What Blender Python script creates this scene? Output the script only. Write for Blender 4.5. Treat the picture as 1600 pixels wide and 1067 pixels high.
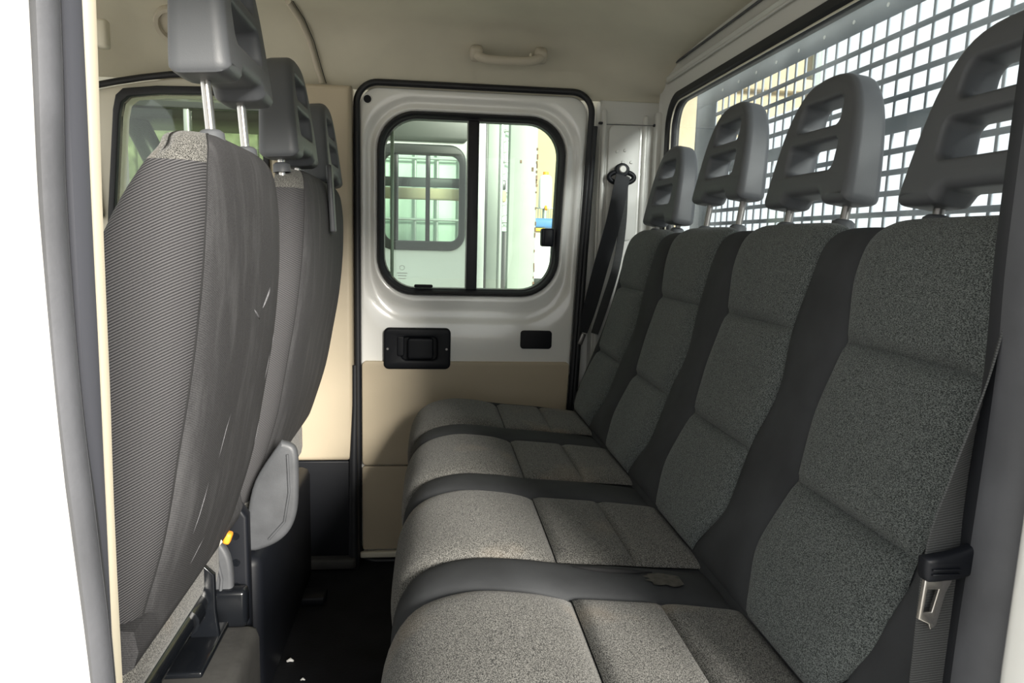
import bpy, bmesh, math, random
from mathutils import Vector, Matrix
random.seed(7)
for o in list(bpy.data.objects): bpy.data.objects.remove(o)
S = bpy.context.scene
C = S.collection
PI = math.pi

# ------------------------------------------------------------------ camera, sky, sun, exposure
cam_d = bpy.data.cameras.new('camera'); cam = bpy.data.objects.new('camera', cam_d); C.objects.link(cam)
cam_d.sensor_width = 36.0; cam_d.lens = 1100.0 / 1600.0 * 36.0; cam_d.clip_start = 0.02; cam_d.clip_end = 200
right = Vector((0.99347, -0.11219, 0.02590)); up = Vector((-0.01040, 0.14191, 0.98990)); fwd = Vector((0.11375, 0.98349, -0.14075))
fwd.normalize(); right = (right - fwd * right.dot(fwd)).normalized(); up = right.cross(fwd)
cam.matrix_world = Matrix(((right.x, up.x, -fwd.x, 0), (right.y, up.y, -fwd.y, 0), (right.z, up.z, -fwd.z, 0.99), (0, 0, 0, 1)))
S.camera = cam

W = bpy.data.worlds.new('sky'); S.world = W; W.use_nodes = True
bg = W.node_tree.nodes['Background']; bg.inputs['Color'].default_value = (0.985, 1.0, 0.985, 1); bg.inputs['Strength'].default_value = 1.35

sun_d = bpy.data.lights.new('sun', 'SUN'); sun_d.energy = 9.5; sun_d.angle = math.radians(16); sun_d.color = (1.0, 0.95, 0.86)
sun = bpy.data.objects.new('sun', sun_d); C.objects.link(sun)
sun.rotation_euler = Vector((-0.42, 1.0, -0.38)).to_track_quat('-Z', 'Y').to_euler()
sun.location = (2, -5, 3)

S.view_settings.view_transform = 'Standard'; S.view_settings.look = 'None'
S.view_settings.exposure = 0.2; S.view_settings.gamma = 1.0; S.view_settings.use_curve_mapping = False

# ------------------------------------------------------------------ materials
def newmat(name):
    m = bpy.data.materials.new(name); m.use_nodes = True
    nt = m.node_tree; b = nt.nodes['Principled BSDF']
    return m, nt, b
def N(nt, t, **kw):
    n = nt.nodes.new(t)
    for k, v in kw.items(): setattr(n, k, v)
    return n
def coords(nt):
    return N(nt, 'ShaderNodeTexCoord').outputs['Object']
def plain(name, col, rough=0.5, metal=0.0, bump=0.0, bscale=80.0, var=0.0, vscale=6.0, coat=0.0, spec=0.5):
    m, nt, b = newmat(name)
    b.inputs['Base Color'].default_value = (*col, 1); b.inputs['Roughness'].default_value = rough; b.inputs['Metallic'].default_value = metal
    b.inputs['Coat Weight'].default_value = coat; b.inputs['Coat Roughness'].default_value = 0.08
    b.inputs['Specular IOR Level'].default_value = spec
    co = coords(nt)
    if var:
        n = N(nt, 'ShaderNodeTexNoise'); n.inputs['Scale'].default_value = vscale; n.inputs['Detail'].default_value = 5
        nt.links.new(co, n.inputs['Vector'])
        r = N(nt, 'ShaderNodeValToRGB'); r.color_ramp.elements[0].position = 0.3; r.color_ramp.elements[1].position = 0.7
        r.color_ramp.elements[0].color = (*[c * (1 - var) for c in col], 1); r.color_ramp.elements[1].color = (*[min(1, c * (1 + var)) for c in col], 1)
        nt.links.new(n.outputs['Fac'], r.inputs['Fac']); nt.links.new(r.outputs['Color'], b.inputs['Base Color'])
    if bump:
        n = N(nt, 'ShaderNodeTexNoise'); n.inputs['Scale'].default_value = bscale; n.inputs['Detail'].default_value = 3
        nt.links.new(co, n.inputs['Vector'])
        bp = N(nt, 'ShaderNodeBump'); bp.inputs['Strength'].default_value = bump; bp.inputs['Distance'].default_value = 0.002
        nt.links.new(n.outputs['Fac'], bp.inputs['Height']); nt.links.new(bp.outputs['Normal'], b.inputs['Normal'])
    return m
def heather(name, lo, hi, stain=0.0):
    m, nt, b = newmat(name); co = coords(nt)
    mp = N(nt, 'ShaderNodeMapping'); mp.inputs['Scale'].default_value = (1, 0.6, 1.3); nt.links.new(co, mp.inputs['Vector'])
    n = N(nt, 'ShaderNodeTexNoise'); n.inputs['Scale'].default_value = 950; n.inputs['Detail'].default_value = 2; n.inputs['Roughness'].default_value = 0.7
    nt.links.new(mp.outputs['Vector'], n.inputs['Vector'])
    r = N(nt, 'ShaderNodeValToRGB'); e = r.color_ramp.elements
    e[0].position = 0.42; e[0].color = (*lo, 1); e[1].position = 0.60; e[1].color = (*hi, 1)
    nt.links.new(n.outputs['Fac'], r.inputs['Fac'])
    out = r.outputs['Color']
    if stain:
        n2 = N(nt, 'ShaderNodeTexNoise'); n2.inputs['Scale'].default_value = 5.5; n2.inputs['Detail'].default_value = 3; nt.links.new(co, n2.inputs['Vector'])
        r2 = N(nt, 'ShaderNodeValToRGB'); r2.color_ramp.elements[0].position = 0.58; r2.color_ramp.elements[0].color = (0, 0, 0, 1)
        r2.color_ramp.elements[1].position = 0.8; r2.color_ramp.elements[1].color = (stain, stain, stain, 1); nt.links.new(n2.outputs['Fac'], r2.inputs['Fac'])
        mx = N(nt, 'ShaderNodeMixRGB'); mx.inputs['Color2'].default_value = (0.34, 0.25, 0.16, 1)
        nt.links.new(r2.outputs['Color'], mx.inputs['Fac']); nt.links.new(out, mx.inputs['Color1']); out = mx.outputs['Color']
    nt.links.new(out, b.inputs['Base Color'])
    b.inputs['Roughness'].default_value = 0.95; b.inputs['Specular IOR Level'].default_value = 0.15
    b.inputs['Sheen Weight'].default_value = 0.12; b.inputs['Sheen Roughness'].default_value = 0.5
    bp = N(nt, 'ShaderNodeBump'); bp.inputs['Strength'].default_value = 0.5; bp.inputs['Distance'].default_value = 0.001
    nt.links.new(n.outputs['Fac'], bp.inputs['Height']); nt.links.new(bp.outputs['Normal'], b.inputs['Normal'])
    return m
def twill(name, lo, hi, d, pitch, dust=0.0, fuzz=0.5):
    """woven fabric: fine diagonal ribs across direction d"""
    m, nt, b = newmat(name); co = coords(nt)
    dp = N(nt, 'ShaderNodeVectorMath', operation='DOT_PRODUCT'); dp.inputs[1].default_value = d; nt.links.new(co, dp.inputs[0])
    n = N(nt, 'ShaderNodeTexNoise'); n.inputs['Scale'].default_value = 700; nt.links.new(co, n.inputs['Vector'])
    mu = N(nt, 'ShaderNodeMath', operation='MULTIPLY'); mu.inputs[1].default_value = 2 * PI / pitch; nt.links.new(dp.outputs['Value'], mu.inputs[0])
    sn = N(nt, 'ShaderNodeMath', operation='SINE'); nt.links.new(mu.outputs[0], sn.inputs[0])
    ml = N(nt, 'ShaderNodeMath', operation='MULTIPLY_ADD'); ml.inputs[1].default_value = 0.5 * (1 - fuzz); ml.inputs[2].default_value = 0.5 * (1 - fuzz); nt.links.new(sn.outputs[0], ml.inputs[0])
    ad = N(nt, 'ShaderNodeMath', operation='MULTIPLY_ADD'); ad.inputs[1].default_value = fuzz; nt.links.new(n.outputs['Fac'], ad.inputs[0]); nt.links.new(ml.outputs[0], ad.inputs[2])
    r = N(nt, 'ShaderNodeValToRGB'); r.color_ramp.elements[0].position = 0.25; r.color_ramp.elements[0].color = (*lo, 1); r.color_ramp.elements[1].position = 0.75; r.color_ramp.elements[1].color = (*hi, 1)
    nt.links.new(ad.outputs[0], r.inputs['Fac']); out = r.outputs['Color']
    if dust:
        mp = N(nt, 'ShaderNodeMapping'); mp.inputs['Scale'].default_value = (9, 26, 5); mp.inputs['Rotation'].default_value = (0.35, 0, 0); nt.links.new(co, mp.inputs['Vector'])
        n2 = N(nt, 'ShaderNodeTexNoise'); n2.inputs['Scale'].default_value = 1; n2.inputs['Detail'].default_value = 7; n2.inputs['Roughness'].default_value = 0.65; nt.links.new(mp.outputs['Vector'], n2.inputs['Vector'])
        r2 = N(nt, 'ShaderNodeValToRGB'); r2.color_ramp.elements[0].position = 0.5; r2.color_ramp.elements[0].color = (0, 0, 0, 1); r2.color_ramp.elements[1].position = 0.82; r2.color_ramp.elements[1].color = (dust,) * 3 + (1,)
        nt.links.new(n2.outputs['Fac'], r2.inputs['Fac'])
        mx = N(nt, 'ShaderNodeMixRGB'); mx.inputs['Color2'].default_value = (0.36, 0.36, 0.37, 1)
        nt.links.new(r2.outputs['Color'], mx.inputs['Fac']); nt.links.new(out, mx.inputs['Color1']); out = mx.outputs['Color']
    nt.links.new(out, b.inputs['Base Color'])
    b.inputs['Roughness'].default_value = 0.9; b.inputs['Specular IOR Level'].default_value = 0.2
    b.inputs['Sheen Weight'].default_value = 0.0
    bp = N(nt, 'ShaderNodeBump'); bp.inputs['Strength'].default_value = 0.35; bp.inputs['Distance'].default_value = 0.0008
    nt.links.new(ad.outputs[0], bp.inputs['Height']); nt.links.new(bp.outputs['Normal'], b.inputs['Normal'])
    return m
def glassmat(name, tint, refl=0.04, rough=0.0):
    m, nt, b = newmat(name); nt.nodes.remove(b); out = nt.nodes['Material Output']
    tr = N(nt, 'ShaderNodeBsdfTransparent'); tr.inputs['Color'].default_value = (*tint, 1)
    gl = N(nt, 'ShaderNodeBsdfGlossy'); gl.inputs['Roughness'].default_value = rough
    lw = N(nt, 'ShaderNodeLayerWeight'); lw.inputs['Blend'].default_value = 0.5
    pw = N(nt, 'ShaderNodeMath', operation='POWER'); pw.inputs[1].default_value = 5.0; nt.links.new(lw.outputs['Facing'], pw.inputs[0])
    ma = N(nt, 'ShaderNodeMath', operation='MULTIPLY_ADD'); ma.inputs[1].default_value = 0.9; ma.inputs[2].default_value = refl; nt.links.new(pw.outputs[0], ma.inputs[0])
    mx = N(nt, 'ShaderNodeMixShader'); nt.links.new(ma.outputs[0], mx.inputs[0]); nt.links.new(tr.outputs[0], mx.inputs[1]); nt.links.new(gl.outputs[0], mx.inputs[2])
    nt.links.new(mx.outputs[0], out.inputs['Surface'])
    return m
def dirtyglass(name, tint):
    m = glassmat(name, tint); nt = m.node_tree; out = nt.nodes['Material Output']
    src = out.inputs['Surface'].links[0].from_socket
    df = N(nt, 'ShaderNodeBsdfTranslucent'); df.inputs['Color'].default_value = (0.75, 0.8, 0.82, 1)
    n = N(nt, 'ShaderNodeTexNoise'); n.inputs['Scale'].default_value = 7; n.inputs['Detail'].default_value = 6; nt.links.new(coords(nt), n.inputs['Vector'])
    r = N(nt, 'ShaderNodeValToRGB'); r.color_ramp.elements[0].position = 0.35; r.color_ramp.elements[0].color = (0.01,) * 3 + (1,); r.color_ramp.elements[1].position = 0.8; r.color_ramp.elements[1].color = (0.12,) * 3 + (1,)
    nt.links.new(n.outputs['Fac'], r.inputs['Fac'])
    mx = N(nt, 'ShaderNodeMixShader'); nt.links.new(r.outputs['Color'], mx.inputs[0]); nt.links.new(src, mx.inputs[1]); nt.links.new(df.outputs[0], mx.inputs[2])
    nt.links.new(mx.outputs[0], out.inputs['Surface'])
    return m

M = {}
M['heather'] = heather('heather_fabric', (0.015, 0.015, 0.014), (0.225, 0.22, 0.205), 0.4)
M['heather_shaded'] = heather('heather_fabric_shaded_back', (0.020, 0.024, 0.024), (0.165, 0.18, 0.176))  # same heather, backrest shade put into a darker, cooler colour
M['bolster'] = plain('charcoal_bolster_fabric', (0.038, 0.040, 0.043), 0.85, bump=0.2, bscale=900, var=0.25, vscale=9, spec=0.25)
M['twill'] = twill('ribbed_seat_fabric', (0.022, 0.022, 0.024), (0.088, 0.086, 0.090), (-0.45, 0.0, 0.89), 0.0030, 0.0, 0.3)
M['backcloth'] = twill('dusty_seat_back_fabric', (0.027, 0.027, 0.029), (0.066, 0.065, 0.068), (0.0, 0.5, 0.86), 0.0024, 0.13, 0.75)
M['plastic'] = plain('grey_headrest_plastic_glare', (0.085, 0.090, 0.098), 0.5, bump=0.08, bscale=700)  # grey raised and blued to stand in for veiling glare on the headrests
M['plastic_light'] = plain('scuffed_grey_plastic', (0.065, 0.068, 0.074), 0.5, bump=0.08, bscale=500, var=0.18, vscale=22)
M['black'] = plain('black_plastic', (0.006, 0.007, 0.010), 0.5, spec=0.25)
M['blackmetal'] = plain('gloss_black_metal', (0.006, 0.007, 0.009), 0.18)
M['rubber'] = plain('black_rubber_seal', (0.010, 0.011, 0.014), 0.5)
M['greyrubber'] = plain('worn_grey_rubber_seal', (0.068, 0.070, 0.078), 0.6, bump=0.1, bscale=200, var=0.2, vscale=14)
M['seal_dark'] = plain('dark_grey_seal_lip', (0.055, 0.057, 0.068), 0.5)
M['chrome'] = plain('brushed_steel', (0.62, 0.60, 0.57), 0.25, metal=1.0)
M['darksteel'] = plain('dull_steel', (0.25, 0.24, 0.23), 0.4, metal=1.0)
M['paint'] = plain('white_body_paint', (0.84, 0.84, 0.81), 0.2, coat=0.6)
M['paintdull'] = plain('white_primer_paint', (0.62, 0.62, 0.59), 0.3, bump=0.15, bscale=18, coat=0.3)
M['beige'] = plain('beige_plastic_trim', (0.48, 0.41, 0.30), 0.55, bump=0.1, bscale=400, var=0.06, vscale=4)
M['ivory'] = plain('ivory_plastic_trim', (0.72, 0.68, 0.56), 0.5)
M['cream'] = plain('cream_edge_trim_plastic', (0.44, 0.40, 0.31), 0.5)
M['liner'] = plain('beige_headliner_cloth', (0.58, 0.55, 0.45), 0.9, bump=0.15, bscale=600, var=0.07, vscale=5, spec=0.1)
M['liner_rib'] = plain('beige_roof_trim', (0.50, 0.455, 0.37), 0.7)
M['floor'] = plain('black_floor_mat', (0.010, 0.011, 0.014), 0.75, bump=0.4, bscale=160, var=0.4, vscale=8, spec=0.2)
M['greymat'] = plain('dusty_dark_floor_cover', (0.045, 0.044, 0.042), 0.75, bump=0.3, bscale=90, var=0.4, vscale=10)
M['web'] = twill('seat_belt_webbing', (0.045, 0.046, 0.047), (0.085, 0.088, 0.088), (0.0, 0.0, 1.0), 0.0022, 0.0, 0.4)
M['webdark'] = plain('black_belt_webbing', (0.014, 0.015, 0.018), 0.7, bump=0.2, bscale=800)
M['orange'] = plain('orange_plastic', (0.85, 0.33, 0.03), 0.5)
M['glass'] = glassmat('clear_side_glass', (0.86, 0.93, 0.88))
M['glassfront'] = glassmat('green_tinted_glass', (0.80, 0.84, 0.79))
M['glassrear'] = dirtyglass('dirty_rear_glass', (0.90, 0.94, 0.96))
M['mesh'] = plain('grey_painted_steel', (0.26, 0.29, 0.32), 0.55, metal=0.0, var=0.2, vscale=9)
M['concrete'] = plain('pale_concrete', (0.42, 0.40, 0.37), 0.9, bump=0.3, bscale=12, var=0.15, vscale=1.2)
M['vanpaint'] = plain('neighbour_van_white_paint', (0.74, 0.79, 0.75), 0.25, coat=0.4)
M['vangrey'] = plain('neighbour_van_dark_surround', (0.028, 0.032, 0.031), 0.35)
M['vangreen'] = plain('neighbour_van_grey_green_panel', (0.045, 0.052, 0.046), 0.3, var=0.15, vscale=4)
M['ibc'] = plain('translucent_white_polyethylene', (0.42, 0.54, 0.45), 0.45, var=0.06, vscale=3)
M['galv'] = plain('galvanised_tube', (0.42, 0.46, 0.43), 0.35, metal=0.6)
M['post'] = plain('chipped_white_paint_shaded', (0.27, 0.31, 0.275), 0.5, var=0.05, vscale=10)  # white paint darkened in colour to stand in for missing canopy shade
M['rust'] = plain('rusty_chipped_edge', (0.16, 0.10, 0.07), 0.85, var=0.4, vscale=30)
M['warehouse'] = plain('beige_warehouse_wall', (0.42, 0.35, 0.22), 0.9, var=0.12, vscale=1.5)
M['brightwhite'] = plain('white_plastic', (0.85, 0.85, 0.83), 0.5)
M['blue'] = plain('blue_paint', (0.09, 0.22, 0.48), 0.4)
M['yellow'] = plain('yellow_paint', (0.85, 0.50, 0.03), 0.45)
M['green'] = plain('green_reflection_backdrop', (0.15, 0.18, 0.10), 0.9, bump=0.5, bscale=30, var=0.5, vscale=14)  # green tone imitating reflections in the front window glass
M['bolt'] = plain('pale_bolt_cap', (0.75, 0.74, 0.70), 0.35)
M['mud'] = plain('dried_mud', (0.062, 0.058, 0.050), 0.95, var=0.3, vscale=120)
M['scuff'] = plain('pale_scuff', (0.13, 0.13, 0.14), 0.95, var=0.3, vscale=300)
M['thread'] = plain('dark_seam_thread', (0.012, 0.012, 0.013), 0.9)

# ------------------------------------------------------------------ helpers
def link(o, parent=None):
    C.objects.link(o)
    if parent is not None:
        o.parent = parent
        o.matrix_parent_inverse = Matrix.Translation(-PLOC.get(parent.name, Vector((0, 0, 0))))
    return o
PLOC = {}
def tag(o, label=None, cat=None, group=None, kind=None):
    if label: o['label'] = label
    if cat: o['category'] = cat
    if group: o['group'] = group
    if kind: o['kind'] = kind
    return o
def thing(name, loc, label, cat, group=None, kind=None):
    o = bpy.data.objects.new(name, None); C.objects.link(o); o.empty_display_size = 0.05
    o.location = loc; PLOC[o.name] = Vector(loc)
    return tag(o, label, cat, group, kind)
def obj(name, vs, fs, mat, parent=None, smooth=True, fix=False):
    me = bpy.data.meshes.new(name); me.from_pydata([tuple(v) for v in vs], [], fs); me.update()
    if fix:
        bm = bmesh.new(); bm.from_mesh(me); bmesh.ops.recalc_face_normals(bm, faces=bm.faces); bm.to_mesh(me); bm.free()
    me.materials.append(M[mat] if isinstance(mat, str) else mat)
    if smooth:
        me.polygons.foreach_set('use_smooth', [True] * len(me.polygons))
    return link(bpy.data.objects.new(name, me), parent)
def autosmooth(me, ang=40):
    bm = bmesh.new(); bm.from_mesh(me)
    for e in bm.edges:
        if len(e.link_faces) == 2 and e.calc_face_angle(0) > math.radians(ang): e.smooth = False
    for f in bm.faces: f.smooth = True
    bm.to_mesh(me); bm.free()
def rbox(name, c, s, bev, mat, parent=None, rot=None, seg=2, pivot=None):
    bm = bmesh.new(); bmesh.ops.create_cube(bm, size=1.0)
    for v in bm.verts: v.co = Vector((v.co.x * s[0], v.co.y * s[1], v.co.z * s[2]))
    if bev > 0: bmesh.ops.bevel(bm, geom=list(bm.edges), offset=min(bev, min(s) * 0.49), segments=seg, affect='EDGES', profile=0.5)
    mt = Matrix.Translation(Vector(c))
    if rot is not None: mt = mt @ rot
    bm.transform(mt)
    me = bpy.data.meshes.new(name); bm.to_mesh(me); bm.free()
    me.materials.append(M[mat]); autosmooth(me, 50)
    return link(bpy.data.objects.new(name, me), parent)
def sweep_data(pts, r, seg=10, closed=False, rx=None):
    """tube around a path; r a number or list"""
    P = [Vector(p) for p in pts]; n = len(P); rs = r if isinstance(r, (list, tuple)) else [r] * n
    vs, fs = [], []; nrm = None
    for i in range(n):
        if closed: t = (P[(i + 1) % n] - P[i - 1]).normalized()
        else: t = (P[min(i + 1, n - 1)] - P[max(i - 1, 0)]).normalized()
        if nrm is None:
            a = Vector((0, 0, 1)) if abs(t.z) < 0.9 else Vector((1, 0, 0)); nrm = (a - t * a.dot(t)).normalized()
        else: nrm = (nrm - t * nrm.dot(t)).normalized()
        b = t.cross(nrm)
        for k in range(seg):
            a = 2 * PI * k / seg; vs.append(P[i] + (nrm * math.cos(a) + b * math.sin(a)) * rs[i])
    for i in range(n if closed else n - 1):
        j = (i + 1) % n
        for k in range(seg):
            fs.append((i * seg + k, i * seg + (k + 1) % seg, j * seg + (k + 1) % seg, j * seg + k))
    if not closed:
        fs.append(tuple(range(seg))[::-1]); fs.append(tuple((n - 1) * seg + k for k in range(seg)))
    return vs, fs
def tube(name, pts, r, mat, parent=None, seg=10, closed=False):
    vs, fs = sweep_data(pts, r, seg, closed); o = obj(name, vs, fs, mat, parent, True, True); autosmooth(o.data, 60); return o
def bez(pts, n=8):
    """Catmull-Rom through pts"""
    P = [Vector(p) for p in pts]; out = []
    for i in range(len(P) - 1):
        p0 = P[max(i - 1, 0)]; p1 = P[i]; p2 = P[i + 1]; p3 = P[min(i + 2, len(P) - 1)]
        for k in range(n):
            t = k / n
            out.append(0.5 * ((2 * p1) + (p2 - p0) * t + (2 * p0 - 5 * p1 + 4 * p2 - p3) * t * t + (3 * p1 - p0 - 3 * p2 + p3) * t ** 3))
    out.append(P[-1]); return out
def rrect(x0, x1, z0, z1, r, k=8):
    out = []
    for cx, cz, a0 in ((x1 - r, z1 - r, 0), (x0 + r, z1 - r, 90), (x0 + r, z0 + r, 180), (x1 - r, z0 + r, 270)):
        for i in range(k + 1):
            a = math.radians(a0 + 90 * i / k); out.append((cx + r * math.cos(a), cz + r * math.sin(a)))
    return out
def loft(name, rings, mat, parent=None, closed=True, cap0=False, cap1=False, smooth=True, ang=45, loop=False):
    n = len(rings[0]); vs = [v for r in rings for v in r]; fs = []
    R = len(rings)
    for i in range(R if loop else R - 1):
        i2 = (i + 1) % R
        for k in range(n if closed else n - 1):
            fs.append((i * n + k, i * n + (k + 1) % n, i2 * n + (k + 1) % n, i2 * n + k))
    if cap0: fs.append(tuple(range(n))[::-1])
    if cap1: fs.append(tuple((R - 1) * n + k for k in range(n)))
    o = obj(name, vs, fs, mat, parent, smooth, True)
    if smooth: autosmooth(o.data, ang)
    return o
def offset_poly(P, d):
    """move a loop towards its left-hand side by d"""
    n = len(P); out = []
    for i in range(n):
        p0, p1, p2 = P[i - 1], P[i], P[(i + 1) % n]
        e1 = Vector((p1[0] - p0[0], p1[1] - p0[1])); e2 = Vector((p2[0] - p1[0], p2[1] - p1[1]))
        if e1.length < 1e-9: e1 = e2
        if e2.length < 1e-9: e2 = e1
        e1.normalize(); e2.normalize(); n1 = Vector((-e1.y, e1.x)); n2 = Vector((-e2.y, e2.x)); m = n1 + n2
        if m.length < 1e-6: m = n1
        m.normalize(); k = 1 / max(0.5, m.dot(n1)); out.append((p1[0] + m.x * d * k, p1[1] + m.y * d * k))
    return out
def plate(name, outlines, y0, y1, mat, parent=None, bev=0.0, axis='Y', res=2, warp=None, hb=1.0):
    """filled outline with holes (first loop is the outside), extruded along an axis (Y: points are x,z; X: points are y,z; Z: points are x,y)"""
    lo, hi = min(y0, y1), max(y0, y1); loops = []
    for k, ol in enumerate(outlines):
        P = [(p[0], p[1]) for p in ol]
        P = [p for i, p in enumerate(P) if (abs(p[0] - P[i - 1][0]) + abs(p[1] - P[i - 1][1])) > 1e-6]
        ar = sum(P[i - 1][0] * P[i][1] - P[i][0] * P[i - 1][1] for i in range(len(P)))
        if (ar > 0) != (k == 0): P.reverse()
        loops.append(P)
    steps = [(0, lo), (0, hi)] if bev <= 0 else [(bev * (1 - math.sin(PI / 2 * i / (res + 1))), lo + bev * (1 - math.cos(PI / 2 * i / (res + 1)))) for i in range(res + 2)] + [(bev * (1 - math.cos(PI / 2 * i / (res + 1))), hi - bev * (1 - math.sin(PI / 2 * i / (res + 1)))) for i in range(res + 2)]
    mk = {'Y': lambda a, b_, c: Vector((a, c, b_)), 'X': lambda a, b_, c: Vector((c, a, b_)), 'Z': lambda a, b_, c: Vector((a, b_, c))}[axis]
    vs, fs, capA, capB = [], [], [], []
    for li, P in enumerate(loops):
        n = len(P); base = len(vs); hk = hb if li else 1.0
        for d, c in steps:
            d *= hk
            Q = offset_poly(P, d) if d > 1e-9 else P
            vs += [mk(q[0], q[1], c) for q in Q]
        for i in range(len(steps) - 1):
            for k in range(n): fs.append((base + i * n + k, base + i * n + (k + 1) % n, base + (i + 1) * n + (k + 1) % n, base + (i + 1) * n + k))
        capA.append([base + k for k in range(n)]); capB.append([base + (len(steps) - 1) * n + k for k in range(n)])
    from mathutils.geometry import tessellate_polygon
    for caps in (capA, capB):
        d0 = steps[0][0] if caps is capA else steps[-1][0]
        pl = []
        for li, P in enumerate(loops):
            d = d0 * (hb if li else 1.0); pl.append([Vector((q[0], q[1], 0)) for q in (offset_poly(P, d) if d > 1e-9 else P)])
        flat = [i for c in caps for i in c]
        for t in tessellate_polygon(pl): fs.append(tuple(flat[i] for i in t))
    if warp: vs = [warp(v) for v in vs]
    me = bpy.data.meshes.new(name); me.from_pydata([tuple(v) for v in vs], [], fs); me.update(); me.validate()
    bm = bmesh.new(); bm.from_mesh(me); bmesh.ops.recalc_face_normals(bm, faces=bm.faces); bm.to_mesh(me); bm.free()
    me.materials.append(M[mat]); autosmooth(me, 35)
    return link(bpy.data.objects.new(name, me), parent)
def struct(o, label, cat=None): return tag(o, label, cat, None, 'structure')
def smooth01(x): x = max(0, min(1, x)); return x * x * (3 - 2 * x)
def lerp_tab(tab, z):
    """tab: list of tuples sorted by first value"""
    if z <= tab[0][0]: return tab[0][1:]
    for a, b in zip(tab, tab[1:]):
        if z <= b[0]:
            t = (z - a[0]) / (b[0] - a[0]); return tuple(x + (y - x) * t for x, y in zip(a[1:], b[1:]))
    return tab[-1][1:]

# ------------------------------------------------------------------ STRUCTURE: van shell
YF = 2.10      # inner face of the far side
# floor
o = rbox('floor', (-0.20, 1.28, -0.03), (1.90, 1.78, 0.06), 0.0, 'floor'); struct(o, 'black rubber mat on the cab floor between the seats', 'floor')

# roof lining: one swept section with a cove along the far side and a gentle drop to the rear
def ceil_pt(x, s):
    sec = CEIL[s]
    y, z = sec
    drop = 0.075 * smooth01((x - 0.30) / 0.40)
    return Vector((x, y, z - drop * smooth01((z - 1.40) / 0.12)))
CEIL = [(p.x, p.y) for p in bez([(2.115, 1.405, 0), (2.105, 1.43, 0), (2.075, 1.49, 0), (2.02, 1.54, 0), (1.93, 1.565, 0), (1.75, 1.575, 0), (1.28, 1.58, 0), (0.80, 1.575, 0), (0.62, 1.56, 0), (0.53, 1.52, 0), (0.49, 1.46, 0), (0.47, 1.43, 0)], 5)]
xs = [-1.25 + 1.93 * i / 40 for i in range(41)]
rings = []
for x in xs: rings.append([ceil_pt(x, s) for s in range(len(CEIL))])
# give it thickness: add an upper skin
rings2 = [r + [Vector((p.x, p.y, 1.64)) for p in reversed(r)] for r in rings]
o = loft('ceiling', rings2, 'liner', closed=True, cap0=True, cap1=True); struct(o, 'beige cloth roof lining curving down to the far side', 'ceiling')
tube('roof_trim_strip', [(-0.362 + 0.0002, 1.90, 1.565), (-0.350, 1.99, 1.551), (-0.336, 2.05, 1.513), (-0.322, 2.09, 1.45), (-0.312, 2.10, 1.415)], 0.0075, 'liner_rib', o, 8)
tube('roof_seam', [(-0.350, 1.90, 1.566), (-0.338, 1.99, 1.551), (-0.324, 2.052, 1.513), (-0.310, 2.093, 1.45), (-0.300, 2.103, 1.415)], 0.0010, 'rubber', o, 6)

# outer skin of the far side with holes for both windows
wf = plate('wall_far', [rrect(-1.30, 0.74, -0.10, 1.44, 0.03), rrect(-0.165, 0.40, 0.82, 1.36, 0.115), rrect(-0.875, -0.455, 0.74, 1.365, 0.06)], 2.165, 2.20, 'paint')
struct(wf, 'white painted body side of the cab on the far side', 'wall')

# --- far rear door with pressed panel round the window
d1 = thing('door_1', (0.12, YF, 0.0), 'white painted side door with sliding window and beige lower panel', 'door', None, 'structure')
def shear(p):      # rear edge of the door leans forward towards the bottom
    x, y, z = p; k = max(0, (x + 0.2) / 0.65); return Vector((x + k * (z - 1.42) * 0.035, y, z))
DK = 10
def ring(x0, x1, z0, z1, r, y): return [shear((a, y, b)) for a, b in rrect(x0, x1, z0, z1, r, DK)]
rings = [ring(-0.208, 0.452, 0.015, 1.412, 0.055, YF + 0.055),
         ring(-0.208, 0.452, 0.015, 1.412, 0.055, YF + 0.006),
         ring(-0.204, 0.448, 0.019, 1.408, 0.053, YF),
         ring(-0.200, 0.440, 0.700, 1.400, 0.120, YF - 0.001),
         ring(-0.193, 0.432, 0.735, 1.390, 0.135, YF + 0.000),
         ring(-0.189, 0.428, 0.750, 1.384, 0.138, YF + 0.006),
         ring(-0.184, 0.422, 0.765, 1.378, 0.135, YF + 0.011),
         ring(-0.176, 0.412, 0.792, 1.369, 0.128, YF + 0.012),
         ring(-0.170, 0.405, 0.806, 1.362, 0.122, YF + 0.004),
         ring(-0.165, 0.400, 0.818, 1.357, 0.118, YF + 0.004),
         ring(-0.158, 0.393, 0.826, 1.350, 0.112, YF + 0.012),
         ring(-0.156, 0.391, 0.829, 1.348, 0.110, YF + 0.055)]
loft('door_panel', rings, 'paint', d1, ang=70)
# black window rubber
rings = [ring(-0.160, 0.395, 0.825, 1.353, 0.113, YF + 0.012), ring(-0.158, 0.393, 0.827, 1.351, 0.112, YF - 0.002), ring(-0.152, 0.387, 0.833, 1.345, 0.107, YF - 0.007),
         ring(-0.146, 0.381, 0.839, 1.339, 0.102, YF - 0.004), ring(-0.143, 0.378, 0.842, 1.336, 0.099, YF + 0.004), ring(-0.139, 0.372, 0.846, 1.331, 0.096, YF + 0.006), ring(-0.137, 0.370, 0.848, 1.329, 0.094, YF + 0.03), ring(-0.160, 0.395, 0.825, 1.353, 0.113, YF + 0.03)]
loft('window_seal', rings, 'rubber', d1, loop=True)
sw = plate('glass_pane', [rrect(-0.150, 0.112, 0.836, 1.342, 0.09)[0:0] or [(0.112, 1.342), (-0.050, 1.342)] + [(p[0], p[1]) for p in rrect(-0.150, 0.2, 0.836, 1.342, 0.105)[10:27]] + [(0.112, 0.836)]], YF + 0.010, YF + 0.014, 'glass', d1)
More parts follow.
